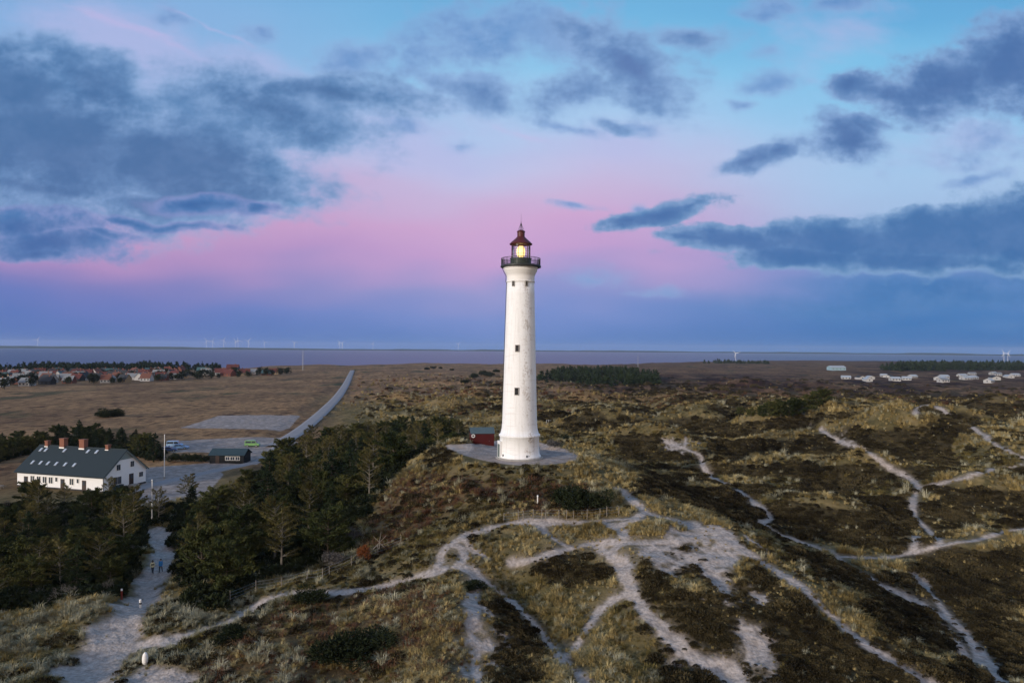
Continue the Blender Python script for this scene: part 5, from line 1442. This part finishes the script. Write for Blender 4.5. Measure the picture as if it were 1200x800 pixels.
# things round the house
def picnic(x, y, label, rz):
    p = hw(x, y); o = empty('picnic_table', (p.x, p.y, Hs(p.x, p.y)), rz); tag(o, label, 'table', 'picnic tables on the terrace of the white house')
    hb('table_top', M_OLDWOOD, [((0, 0, .75), (1.8, .75, .05))], o)
    for s in (-1, 1): hb('bench', M_OLDWOOD, [((0, s * .72, .45), (1.8, .26, .05))], o)
    for s in (-1, 1): hb('leg', M_OLDWOOD, [((s * .65, 0, .37), (.08, 1.5, .08)), ((s * .65, -.35, .37), (.08, .08, .75)), ((s * .65, .35, .37), (.08, .08, .75))], o)
for k, (x, y) in enumerate([(25.5, -4.0), (23.2, -3.6), (17.0, -3.2), (14.2, -3.0)]):
    picnic(x, y, ['bleached picnic table at the far left end of the white house', 'bleached picnic table second from the left before the white house', 'bleached picnic table before the middle windows of the white house', 'bleached picnic table nearest the middle door of the white house'][k], 2.9 + .2 * k)
# waste bins by the gable
M_BIN = solid('dark blue green plastic', (0.03, 0.055, 0.07), 0.5, 0.4, 0.1, 3.0)
for k, y in enumerate((1.6, 2.7, 3.7)):
    p = hw(-.75, y); o = empty('waste_bin', (p.x, p.y, Hs(p.x, p.y)), math.atan2(HX.y, HX.x)); tag(o, ['dark waste bin nearest the corner of the white house', 'middle one of the three dark waste bins at the gable', 'dark waste bin nearest the gable door'][k], 'bin', 'waste bins against the white gable')
    b_ = MB(); b_.add([(-.26, -.26, .05), (.26, -.26, .05), (.26, .26, .05), (-.26, .26, .05), (-.32, -.32, .98), (.32, -.32, .98), (.32, .32, .98), (-.32, .32, .98)], [(3, 2, 1, 0), (4, 5, 6, 7), (0, 1, 5, 4), (1, 2, 6, 5), (2, 3, 7, 6), (3, 0, 4, 7)]); b_.build('body', M_BIN, o, bevel=.03)
    hb('lid', M_BIN, [((0, 0, 1.03), (.68, .70, .07))], o)
    for s in (-1, 1): b_ = MB(); b_.tube((s * .22 - .03, .28, .1), (s * .22 + .03, .28, .1), .1, n=12); b_.build('wheel', M_BPAINT, o)
# flagpoles
def flagpole(px, py, h, label):
    p = at(px, py); o = empty('flagpole', p); tag(o, label, 'flagpole')
    b_ = MB(); b_.tube((0, 0, -.3), (0, 0, h), .11, .06, n=10); b_.build('pole', M_WPAINT, o)
    b_ = MB(); b_.lathe([(.02, h), (.13, h + .06), (.13, h + .14), (.02, h + .2)], 12); b_.build('finial', M_WPAINT, o)
    b_ = MB(); b_.box((0, 0, .25), (.30, .30, .5)); b_.build('foot', M_CONC, o)
flagpole(192.5, 561, 9.9, 'tall white flagpole beside the lane right of the white house')
p_ = at(178, 612); flagpole(178, 612, 7.0, 'shorter white flagpole where the sandy path enters the trees')

# dark shed by the car park
p = at(270, 541); SHD = empty('outbuilding', (p.x, p.y, Hs(p.x, p.y) - .05), 0.0); tag(SHD, 'low black outbuilding with dark roof and white window frames', 'building')
M_BLK = solid('black tarred boards', (0.016, 0.018, 0.02), 0.8, 0.15, 0.3, 1.0, streak=(5, 5, .5))
M_ROOF2 = solid('dark blue green roof', (0.030, 0.052, 0.062), 0.7, 0.25, 0.2, 2.0)
hb('wall', M_BLK, [((0, 0, 1.15), (8.8, 4.6, 2.4))], SHD)
a = math.atan2(1.3, 2.5)
hb('roof', M_ROOF2, [((0, -1.35, 2.85), (9.4, 3.1, .12), dict(rx=a)), ((0, 1.35, 2.85), (9.4, 3.1, .12), dict(rx=-a))], SHD)
b_ = MB()
for s in (-1, 1): b_.add([(s * 4.4, -2.3, 2.35), (s * 4.4, 2.3, 2.35), (s * 4.4, 0, 3.45), (s * 4.3, -2.3, 2.35), (s * 4.3, 2.3, 2.35), (s * 4.3, 0, 3.45)], [(0, 1, 2), (3, 5, 4), (0, 2, 5, 3), (1, 4, 5, 2)])
b_.build('gable', M_BLK, SHD)
for x_ in (.2, 1.5, 2.8):
    w = hb('window', M_WPAINT, [((x_, -2.33, 1.35), (1.15, .09, 1.05))], SHD); hb('pane', M_GLASS, [((x_ - .26, -2.37, 1.35), (.44, .05, .85)), ((x_ + .26, -2.37, 1.35), (.44, .05, .85))], w)
hb('door', M_DOOR, [((-2.4, -2.33, 1.0), (1.0, .09, 2.0))], SHD)

# ------------------------------------------------------------------ cars
M_TYRE = solid('tyre rubber', (0.015, 0.015, 0.016), 0.9, 0.1, 0.1, 3.0)
M_HEADL = solid('headlamp glass', (0.6, 0.62, 0.65), 0.1, 0.7, 0.05, 3.0)
M_TAIL = solid('tail lamp glass', (0.35, 0.01, 0.01), 0.2, 0.6, 0.05, 3.0)
def car(label, px, py, rz, col, van=False, group=None):
    m_ = solid('car paint', col, 0.28, 0.6, 0.05, 2.0)
    p = at(px, py); o = empty('parked_car', (p.x, p.y, Hs(p.x, p.y) + .02), rz); tag(o, label, 'car', group)
    h = 1.95 if van else 1.47
    if van: up_ = [(-2.15, .35), (2.15, .35), (2.2, .75), (2.05, 1.0), (1.45, 1.12), (-2.2, 1.1), (-2.25, .7)]; cab = [(1.45, 1.12), (.95, h - .05), (.6, h), (-2.0, h), (-2.15, h - .1), (-2.2, 1.1)]
    else: up_ = [(-2.1, .32), (2.1, .32), (2.18, .62), (2.0, .82), (1.0, .95), (-1.75, .97), (-2.15, .88), (-2.2, .6)]; cab = [(1.0, .95), (.25, h - .06), (-.1, h), (-1.2, h), (-1.45, h - .06), (-1.95, .96)]
    b_ = MB(); b_.prism(up_, -.86, .86); body = b_.build('body', m_, o, bevel=.09)
    b_ = MB(); b_.prism(cab, -.76, .76); cb = b_.build('roof', m_, o, bevel=.08)
    def pane(poly, s):
        q = MB(); q.prism(poly, s * .765 - .012, s * .765 + .012); q.build('window', M_GLASS, o)
    for s in (-1, 1):
        if van: pane([(1.25, 1.16), (.85, h - .18), (-.1, h - .18), (-.1, 1.16)], s); pane([(-.25, 1.16), (-.25, h - .18), (-1.9, h - .18), (-1.95, 1.16)], s)
        else: pane([(.82, .99), (.22, h - .11), (-.4, h - .11), (-.4, .99)], s); pane([(-.48, .99), (-.48, h - .11), (-1.2, h - .11), (-1.65, .99)], s)
    a_, c_ = cab[0], cab[1]; q = MB(); q.prism([(a_[0] + .015, a_[1] + .03), (c_[0] + .03, c_[1] - .03), (c_[0] - .02, c_[1] - .03), (a_[0] - .04, a_[1] + .03)], -.66, .66); q.build('windscreen', M_GLASS, o)
    for x_ in (1.35, -1.35):
        for s in (-1, 1):
            q = MB(); q.tube((x_, s * .66, .33), (x_, s * .885, .33), .33, n=20); w = q.build('wheel', M_TYRE, o)
            q = MB(); q.tube((x_, s * .87, .33), (x_, s * .895, .33), .21, n=16); q.build('rim', M_STEEL, w)
    for s in (-1, 1):
        hb('headlight', M_HEADL, [((2.11 if not van else 2.13, s * .62, .68 if not van else .82), (.12, .34, .14))], o); hb('tail_light', M_TAIL, [((-2.17, s * .66, .74 if not van else .95), (.08, .24, .18))], o)
car('silvery blue van parked on the gravel left of the black outbuilding', 205, 524, .15, (0.30, 0.46, 0.66), True)
car('pale blue car parked in front of the van by the outbuilding', 212, 526, .1, (0.16, 0.30, 0.52))
car('dark blue car parked leftmost of the vehicles by the outbuilding', 198, 529, .3, (0.035, 0.07, 0.18))
car('lime green van parked right of the black outbuilding', 296, 523, .05, (0.17, 0.34, 0.12), True)

# ------------------------------------------------------------------ village and holiday houses
VM_W = {'white': solid('white house wall', (0.40, 0.40, 0.40), .85, .1, .08, .5), 'yellow': solid('yellow brick wall', (0.27, 0.20, 0.12), .85, .1, .15, .5), 'red': solid('red brick wall', (0.15, 0.06, 0.042), .85, .1, .15, .5), 'grey': solid('grey wall', (0.28, 0.28, 0.28), .85, .1, .15, .5), 'black': solid('black timber wall', (0.03, 0.03, 0.032), .85, .1, .15, .5)}
VM_R = {'red': solid('red tiles', (0.105, 0.036, 0.031), .8, .15, .2, 1.0), 'orange': solid('orange tiles', (0.14, 0.062, 0.045), .8, .15, .2, 1.0), 'dark': solid('dark tiles', (0.035, 0.037, 0.042), .7, .2, .2, 1.0), 'grey': solid('grey roof', (0.20, 0.21, 0.22), .7, .2, .2, 1.0), 'teal': solid('blue green roof', (0.05, 0.10, 0.11), .7, .2, .2, 1.0), 'white': solid('pale sheet roof', (0.36, 0.39, 0.42), .6, .3, .1, 1.0)}
def cottage(o, L_, W_, e, rdg, wm, rm, chim=True, wins=3):
    b_ = MB(); b_.add([(-L_ / 2, -W_ / 2, -1), (L_ / 2, -W_ / 2, -1), (L_ / 2, W_ / 2, -1), (-L_ / 2, W_ / 2, -1), (-L_ / 2, -W_ / 2, e), (L_ / 2, -W_ / 2, e), (L_ / 2, W_ / 2, e), (-L_ / 2, W_ / 2, e), (-L_ / 2, 0, rdg - .1), (L_ / 2, 0, rdg - .1)],
        [(3, 2, 1, 0), (0, 1, 5, 4), (2, 3, 7, 6), (0, 4, 8, 7, 3), (1, 2, 6, 9, 5), (4, 5, 9, 8), (6, 7, 8, 9)]); b_.build('wall', wm, o)
    a = math.atan2(rdg - e, W_ / 2); rl = math.hypot(rdg - e, W_ / 2) + .5
    rf = hb('roof', rm, [((0, s * (rl / 2) * math.cos(a), rdg - (rl / 2) * math.sin(a) + .05), (L_ + .8, rl, .16), dict(rx=-s * a)) for s in (-1, 1)], o)
    if chim: hb('chimney', M_BRICK, [((L_ * .2, 0, rdg + .3), (.7, .7, 1.4))], rf)
    [hb('window', M_GLASS, [((-L_ / 2 + L_ * (k + .5) / wins, -W_ / 2 - .02, e * .55), (1.3, .08, 1.2))], o) for k in range(wins)]
    hb('gable_window', M_GLASS, [((-L_ / 2 - .02, 0, e * .6), (.08, 1.2, 1.2))], o)
VR = random.Random(21)
HOUSES = []
def village(n, band, wts_w, wts_r, Lr, where, group, size=1.0):
    spots = []; tries = 0
    while len(spots) < n and tries < 8000:
        tries += 1
        px = VR.uniform(band[0], band[1]); f = (px - band[0]) / (band[1] - band[0])
        lo, hi = band[2] + (band[4] - band[2]) * f, band[3] + (band[5] - band[3]) * f
        py = lo + (hi - lo) * VR.random()
        p = at(px, py)
        if math.hypot(p.x, p.y) < 430: continue
        if any((p.x - a) ** 2 + (p.y - b_) ** 2 < (13 * size) ** 2 for a, b_, *_ in spots): continue
        spots.append((p.x, p.y, p.z, px, py))
    for x, y, z, px, py in spots:
        HOUSES.append([x, y, z, px, VR.choices(list(wts_w), list(wts_w.values()))[0], VR.choices(list(wts_r), list(wts_r.values()))[0], VR.uniform(*Lr), where, group])
village(100, (-30, 215, 438.5, 455, 435.5, 445), dict(white=5, yellow=2, red=3, grey=2, black=1.5), dict(red=3, orange=1.2, dark=5, grey=3, teal=1.2), (7, 11), 'village', 'houses of the village on the left')
village(12, (215, 345, 437, 441.5, 436, 439), dict(white=4, red=2, grey=2, yellow=1), dict(red=4, dark=3, grey=1, teal=1), (9, 14), 'hamlet by the road', 'houses of the hamlet at the end of the road')
village(26, (985, 1230, 441, 446.5, 437, 450), dict(white=9, grey=1), dict(white=6, grey=2, dark=1), (6.5, 10), 'holiday cottages', 'holiday cottages on the heath on the right')
from collections import defaultdict
by = defaultdict(list)
for h_ in HOUSES: by[(h_[7], h_[4], h_[5])].append(h_)
ORD = ['first', 'second', 'third', 'fourth', 'fifth', 'sixth', 'seventh', 'eighth', 'ninth', 'tenth', 'eleventh', 'twelfth', 'thirteenth', 'fourteenth', 'fifteenth', 'sixteenth', 'seventeenth', 'eighteenth', 'nineteenth', 'twentieth', 'twenty-first', 'twenty-second', 'twenty-third', 'twenty-fourth', 'twenty-fifth', 'twenty-sixth']
for (where, wc, rc_), lst in by.items():
    lst.sort(key=lambda q: q[3])
    for k, h_ in enumerate(lst):
        x, y, z, px, _, _, L_, _, group = h_
        far_ = where == 'holiday cottages'
        kind_ = 'cottage' if far_ else 'house'
        o = empty('holiday_cottage' if far_ else 'village_house', (x, y, z - .1), VR.choice([0, 0, 1.57, .4, -.3, .2]) + VR.uniform(-.15, .15))
        base_ = f'{wc} {kind_} with {"pale" if rc_ == "white" else "blue green" if rc_ == "teal" else rc_} roof'
        pl_ = {'village': 'in the village', 'hamlet by the road': 'in the hamlet by the road', 'holiday cottages': 'on the right-hand heath'}[where]
        lab = f'{base_} {pl_}' if len(lst) == 1 else f'{base_} {pl_}, {ORD[k]} from the left'
        tag(o, lab, kind_, group)
        cottage(o, L_, VR.uniform(6.5, 8.5), VR.uniform(2.4, 3.2) if not far_ else 2.2, VR.uniform(5.4, 7.2) if not far_ else 3.9, VM_W[wc], VM_R[rc_], not far_)
# the large pale hall, and the tall red-roofed house by the trees
p = at(980, 434); o = empty('hall', (p.x, p.y, p.z - .3), .1); tag(o, 'large pale blue hall with shallow roof on the right horizon', 'hall')
cottage(o, 24, 14, 5, 7.5, solid('pale blue sheet wall', (0.24, 0.36, 0.42), .6, .2, .08, .3), VM_R['white'], False, 4)
p = at(273, 436.5); o = empty('village_house', (p.x, p.y, p.z), .2); tag(o, 'tall red house with red roof above the trees of the hamlet', 'house', 'houses of the hamlet at the end of the road')
cottage(o, 13, 9, 5.5, 9.5, VM_W['red'], VM_R['red'])
# garden trees between the houses, each its own
VB = [bush(7, 4.5, 70 + i, 420, 1.3, 3, 6) for i in range(3)]
VK = [Kind('garden_tree', 'tree', m_, M_BARK, M_SHRUB, 7) for m_ in VB]
for k in range(90):
    px = VR.uniform(-25, 340); f = max(0, min(1, px / 340)); py = VR.uniform(440 - 4 * f, 457 - 17 * f)
    p = at(px, py)
    if any((p.x - q[0]) ** 2 + (p.y - q[1]) ** 2 < 50 for q in HOUSES): continue
    plant(VK[k % 3], p.x, p.y, VR.uniform(.7, 1.3), VR.uniform(0, 6.28), 'dark bushy tree among the gardens of the village', 'dark garden trees between the village houses', z=p.z - .3)

# ------------------------------------------------------------------ wind turbines, masts
M_TURB = solid('white turbine paint', (0.80, 0.80, 0.80), 0.5, 0.3, 0.05, 0.1)
def turbine(x, y, z, h, label, group=None):
    o = empty('wind_turbine', (x, y, z), -math.atan2(x, y) + RND.uniform(-.4, .4)); tag(o, label, 'wind turbine', group)
    b_ = MB(); b_.tube((0, 0, 0), (0, 0, h), h * .02, h * .011, n=12); b_.build('tower', M_TURB, o)
    b_ = MB(); b_.box((0, .02 * h, h * 1.015), (.035 * h, .10 * h, .035 * h)); b_.build('nacelle', M_TURB, o)
    ph = RND.uniform(0, 2.09); b_ = MB(); b_.lathe([(.002 * h, -.02 * h), (.018 * h, 0), (.018 * h, .02 * h)], 10); hub = b_.build('hub', M_TURB, o); hub.location = (0, -.045 * h, h * 1.015); hub.rotation_euler = (math.pi / 2, 0, 0)
    for k in range(3):
        a = ph + k * 2.094; d = Vector((math.cos(a), 0, math.sin(a))); s = Vector((-math.sin(a), 0, math.cos(a))); c = Vector((0, -.05 * h, h * 1.015)); L_ = .62 * h; th_ = Vector((0, .004 * h, 0))
        pts = [(0.02, .010), (.15, .024), (.5, .016), (1, .003)]
        V_ = []
        for f, w in pts: V_ += [c + d * L_ * f + s * w * h + th_, c + d * L_ * f - s * w * h * .6 + th_, c + d * L_ * f - s * w * h * .6 - th_, c + d * L_ * f + s * w * h - th_]
        F_ = [(0, 1, 2, 3), (12, 15, 14, 13)] + [(4 * q + i, 4 * q + (i + 1) % 4, 4 * q + 4 + (i + 1) % 4, 4 * q + 4 + i) for q in range(3) for i in range(4)]
        b_ = MB(); b_.add(V_, F_); b_.build('blade', M_TURB, o)
far_px = [44, 242, 249, 262, 276, 279, 291, 310, 345, 398, 401, 437, 537]
for k, px in enumerate(far_px):
    a, b_, _ = ray(px, 405); s = 9400 / math.hypot(a, b_)
    turbine(a * s, b_ * s, 14, RND.uniform(75, 100), f'tiny white wind turbine on the far shore, {ORD[k]} from the left', 'wind turbines on the far shore')
for px, py, dist, h, lab in ((862, 425, 2300, 26, 'white wind turbine standing alone at the edge of the fjord'), (1176.5, 424, 3300, 31, 'left one of the two pale wind turbines at the far right'), (1181, 424, 3400, 31, 'right one of the two pale wind turbines at the far right')):
    a, b_, _ = ray(px, py); s = dist / math.hypot(a, b_); turbine(a * s, b_ * s, max(Hs(a * s, b_ * s), 0) - .3, h, lab)
def mast(px, py, h, label):
    p = at(px, py); o = empty('radio_mast', p); tag(o, label, 'mast'); k = h / 24
    for i in range(3):
        t = 2.094 * i; b_ = MB(); b_.tube((1.2 * k * math.cos(t), 1.2 * k * math.sin(t), -.5), (.35 * k * math.cos(t), .35 * k * math.sin(t), h), .10, .06, n=5); b_.build('leg', M_STEEL, o)
    b_ = MB()
    for z_ in range(0, 12):
        for i in range(3):
            f0, f1 = z_ / 12, (z_ + 1) / 12; r0, r1 = k * (1.2 - .85 * f0), k * (1.2 - .85 * f1); t0, t1 = 2.094 * i, 2.094 * (i + 1)
            b_.tube((r0 * math.cos(t0), r0 * math.sin(t0), h * f0), (r1 * math.cos(t1), r1 * math.sin(t1), h * f1), .04, n=4)
    b_.build('lattice', M_STEEL, o)
    b_ = MB(); b_.tube((0, 0, h), (0, 0, h * 1.12), .05, n=5); b_.build('aerial', M_STEEL, o)
mast(355, 434, 26, 'grey lattice mast beyond the road on the left'); mast(747.5, 430, 24, 'grey lattice mast on the heath right of the lighthouse')
# ------------------------------------------------------------------ two walkers on the sandy path
M_SKIN = solid('skin', (0.45, 0.26, 0.19), 0.6, 0.3, 0.05, 5.0)
M_TROUS = solid('dark trousers', (0.012, 0.013, 0.018), 0.9, 0.1, 0.2, 8.0)
M_SHOE = solid('dark shoes', (0.02, 0.018, 0.016), 0.7, 0.2, 0.2, 8.0)
M_HAIR = solid('dark hair', (0.018, 0.012, 0.009), 0.7, 0.2, 0.3, 20.0)
def grow(name, verts, edges, radii, levels=2):
    me = bpy.data.meshes.new(name); me.from_pydata(verts, edges, []); me.update()
    o = bpy.data.objects.new(name, me); COL.objects.link(o)
    sk = o.modifiers.new('skin', 'SKIN'); sk.use_smooth_shade = True
    for i, r in enumerate(radii):
        q = me.skin_vertices[0].data[i]; q.radius = (r, r) if not isinstance(r, tuple) else r; q.use_root = (i == 0)
    sb = o.modifiers.new('sub', 'SUBSURF'); sb.levels = sb.render_levels = levels
    bpy.context.view_layer.update()
    ev = o.evaluated_get(bpy.context.evaluated_depsgraph_get())
    out = bpy.data.meshes.new_from_object(ev); out.name = name
    bpy.data.objects.remove(o); bpy.data.meshes.remove(me)
    return out
def person(px, py, rz, label, jacket, stripe, hair_long, h=1.74, stride=.28):
    p = at(px, py); o = empty('person', p, rz); tag(o, label, 'person'); s = h / 1.75
    V_ = [(0, 0, .93), (0, 0, 1.08), (0, -.01, 1.25), (0, 0, 1.42), (0, 0, 1.50), (0, -.02, 1.60), (0, -.02, 1.69)]
    E_ = [(0, 1), (1, 2), (2, 3), (3, 4), (4, 5), (5, 6)]; R_ = [(.145, .11), (.135, .10), (.155, .105), (.12, .09), .052, (.078, .092), (.062, .075)]
    for sx in (-1, 1):
        f = stride * sx; k = len(V_)
        V_ += [(sx * .095, 0, .86), (sx * .10, -f * .45, .48), (sx * .10, -f * .55 + (.12 if f < 0 else 0), .09), (sx * .11, -f * .55 - .13 + (.12 if f < 0 else 0), .045)]
        E_ += [(0, k), (k, k + 1), (k + 1, k + 2), (k + 2, k + 3)]; R_ += [.092, .064, .046, .042]
        k = len(V_)
        V_ += [(sx * .19, 0, 1.40), (sx * .245, f * .25, 1.14), (sx * .24, f * .45 - .06, .92), (sx * .235, f * .5 - .09, .83)]
        E_ += [(3, k), (k, k + 1), (k + 1, k + 2), (k + 2, k + 3)]; R_ += [.062, .047, .036, .034]
        kh = k + 3
        for j, (ox, ln) in enumerate(((-.03, .075), (-.012, .09), (.006, .085), (.022, .065))):       # four fingers and a thumb
            k = len(V_); x0, y0, z0 = V_[kh]
            V_ += [(x0, y0 + ox, z0 - .05), (x0 - sx * .012, y0 + ox - .005, z0 - .05 - ln * .5), (x0 - sx * .03, y0 + ox - .006, z0 - .05 - ln * .9)]
            E_ += [(kh, k), (k, k + 1), (k + 1, k + 2)]; R_ += [.0095, .0085, .0075]
        k = len(V_); x0, y0, z0 = V_[kh]
        V_ += [(x0 - sx * .005, y0 - .04, z0 - .02), (x0 - sx * .015, y0 - .055, z0 - .06)]; E_ += [(kh, k), (k, k + 1)]; R_ += [.010, .009]
    V_ = [tuple(c * s for c in v) for v in V_]
    body = grow('body', V_, E_, [tuple(q * s for q in r) if isinstance(r, tuple) else r * s for r in R_])
    zs = np.zeros(len(body.vertices) * 3); body.vertices.foreach_get('co', zs); zs = zs.reshape(-1, 3)
    mi = []
    for f in body.polygons:
        c = np.mean([zs[i] for i in f.vertices], axis=0) / s
        mi.append(0 if (c[2] > 1.47 or (c[2] < .86 and abs(c[0]) > .19)) else (2 if c[2] < .09 else (1 if c[2] < .90 and abs(c[0]) < .19 else 3)))
    for m_ in (M_SKIN, M_TROUS, M_SHOE, jacket): body.materials.append(m_)
    body.polygons.foreach_set('material_index', mi); body.polygons.foreach_set('use_smooth', [True] * len(mi))
    b_ = bpy.data.objects.new('body', body); COL.objects.link(b_); b_.parent = o
    # jacket hem and collar as clothing over the body
    jm = MB(); jm.lathe([(.17, .84), (.175, .95), (.162, 1.08), (.178, 1.25), (.165, 1.38), (.09, 1.47)], 24, cap=False)
    j = jm.build('jacket', jacket, o, smooth=True); j.scale = (s, s * .78, s)
    if stripe is not None:
        q = MB(); q.lathe([(.182, 1.12), (.188, 1.28)], 24, cap=False); w = q.build('panel', stripe, j, smooth=True)
    # hair and face
    hm = MB(); hm.lathe([(.093, 1.615), (.102, 1.66), (.094, 1.71), (.06, 1.755), (.01, 1.775)] if not hair_long else [(.075, 1.44), (.104, 1.55), (.106, 1.66), (.096, 1.72), (.06, 1.762), (.01, 1.78)], 20)
    hr = hm.build('hair', M_HAIR, o, smooth=True); hr.scale = (s, s * 1.0, s); hr.location = (0, .015 * s, 0)
    fm = MB()
    for sx in (-1, 1): fm.box((sx * .032, -.108, 1.645), (.026, .012, .012))
    fm.box((0, -.112, 1.578), (.045, .01, .010)); fm.build('eyes_and_mouth', M_HAIR, o).scale = (s, s, s)
    nm = MB(); nm.add([(-.016, -.10, 1.60), (.016, -.10, 1.60), (0, -.10, 1.648), (0, -.135, 1.606)], [(0, 1, 3), (1, 2, 3), (2, 0, 3), (0, 2, 1)]); nm.build('nose', M_SKIN, o).scale = (s, s, s)
person(178.8, 671.5, .25, 'walker in a pale yellow and black jacket and dark trousers on the sandy path', solid('pale yellow jacket', (0.62, 0.58, 0.36), .8, .2, .1, 6.0), M_TROUS, True, 1.68)
person(188.3, 670.5, .05, 'walker in a bright blue jacket and dark trousers on the sandy path', solid('bright blue jacket', (0.035, 0.20, 0.48), .8, .2, .1, 6.0), None, False, 1.78, -.26)
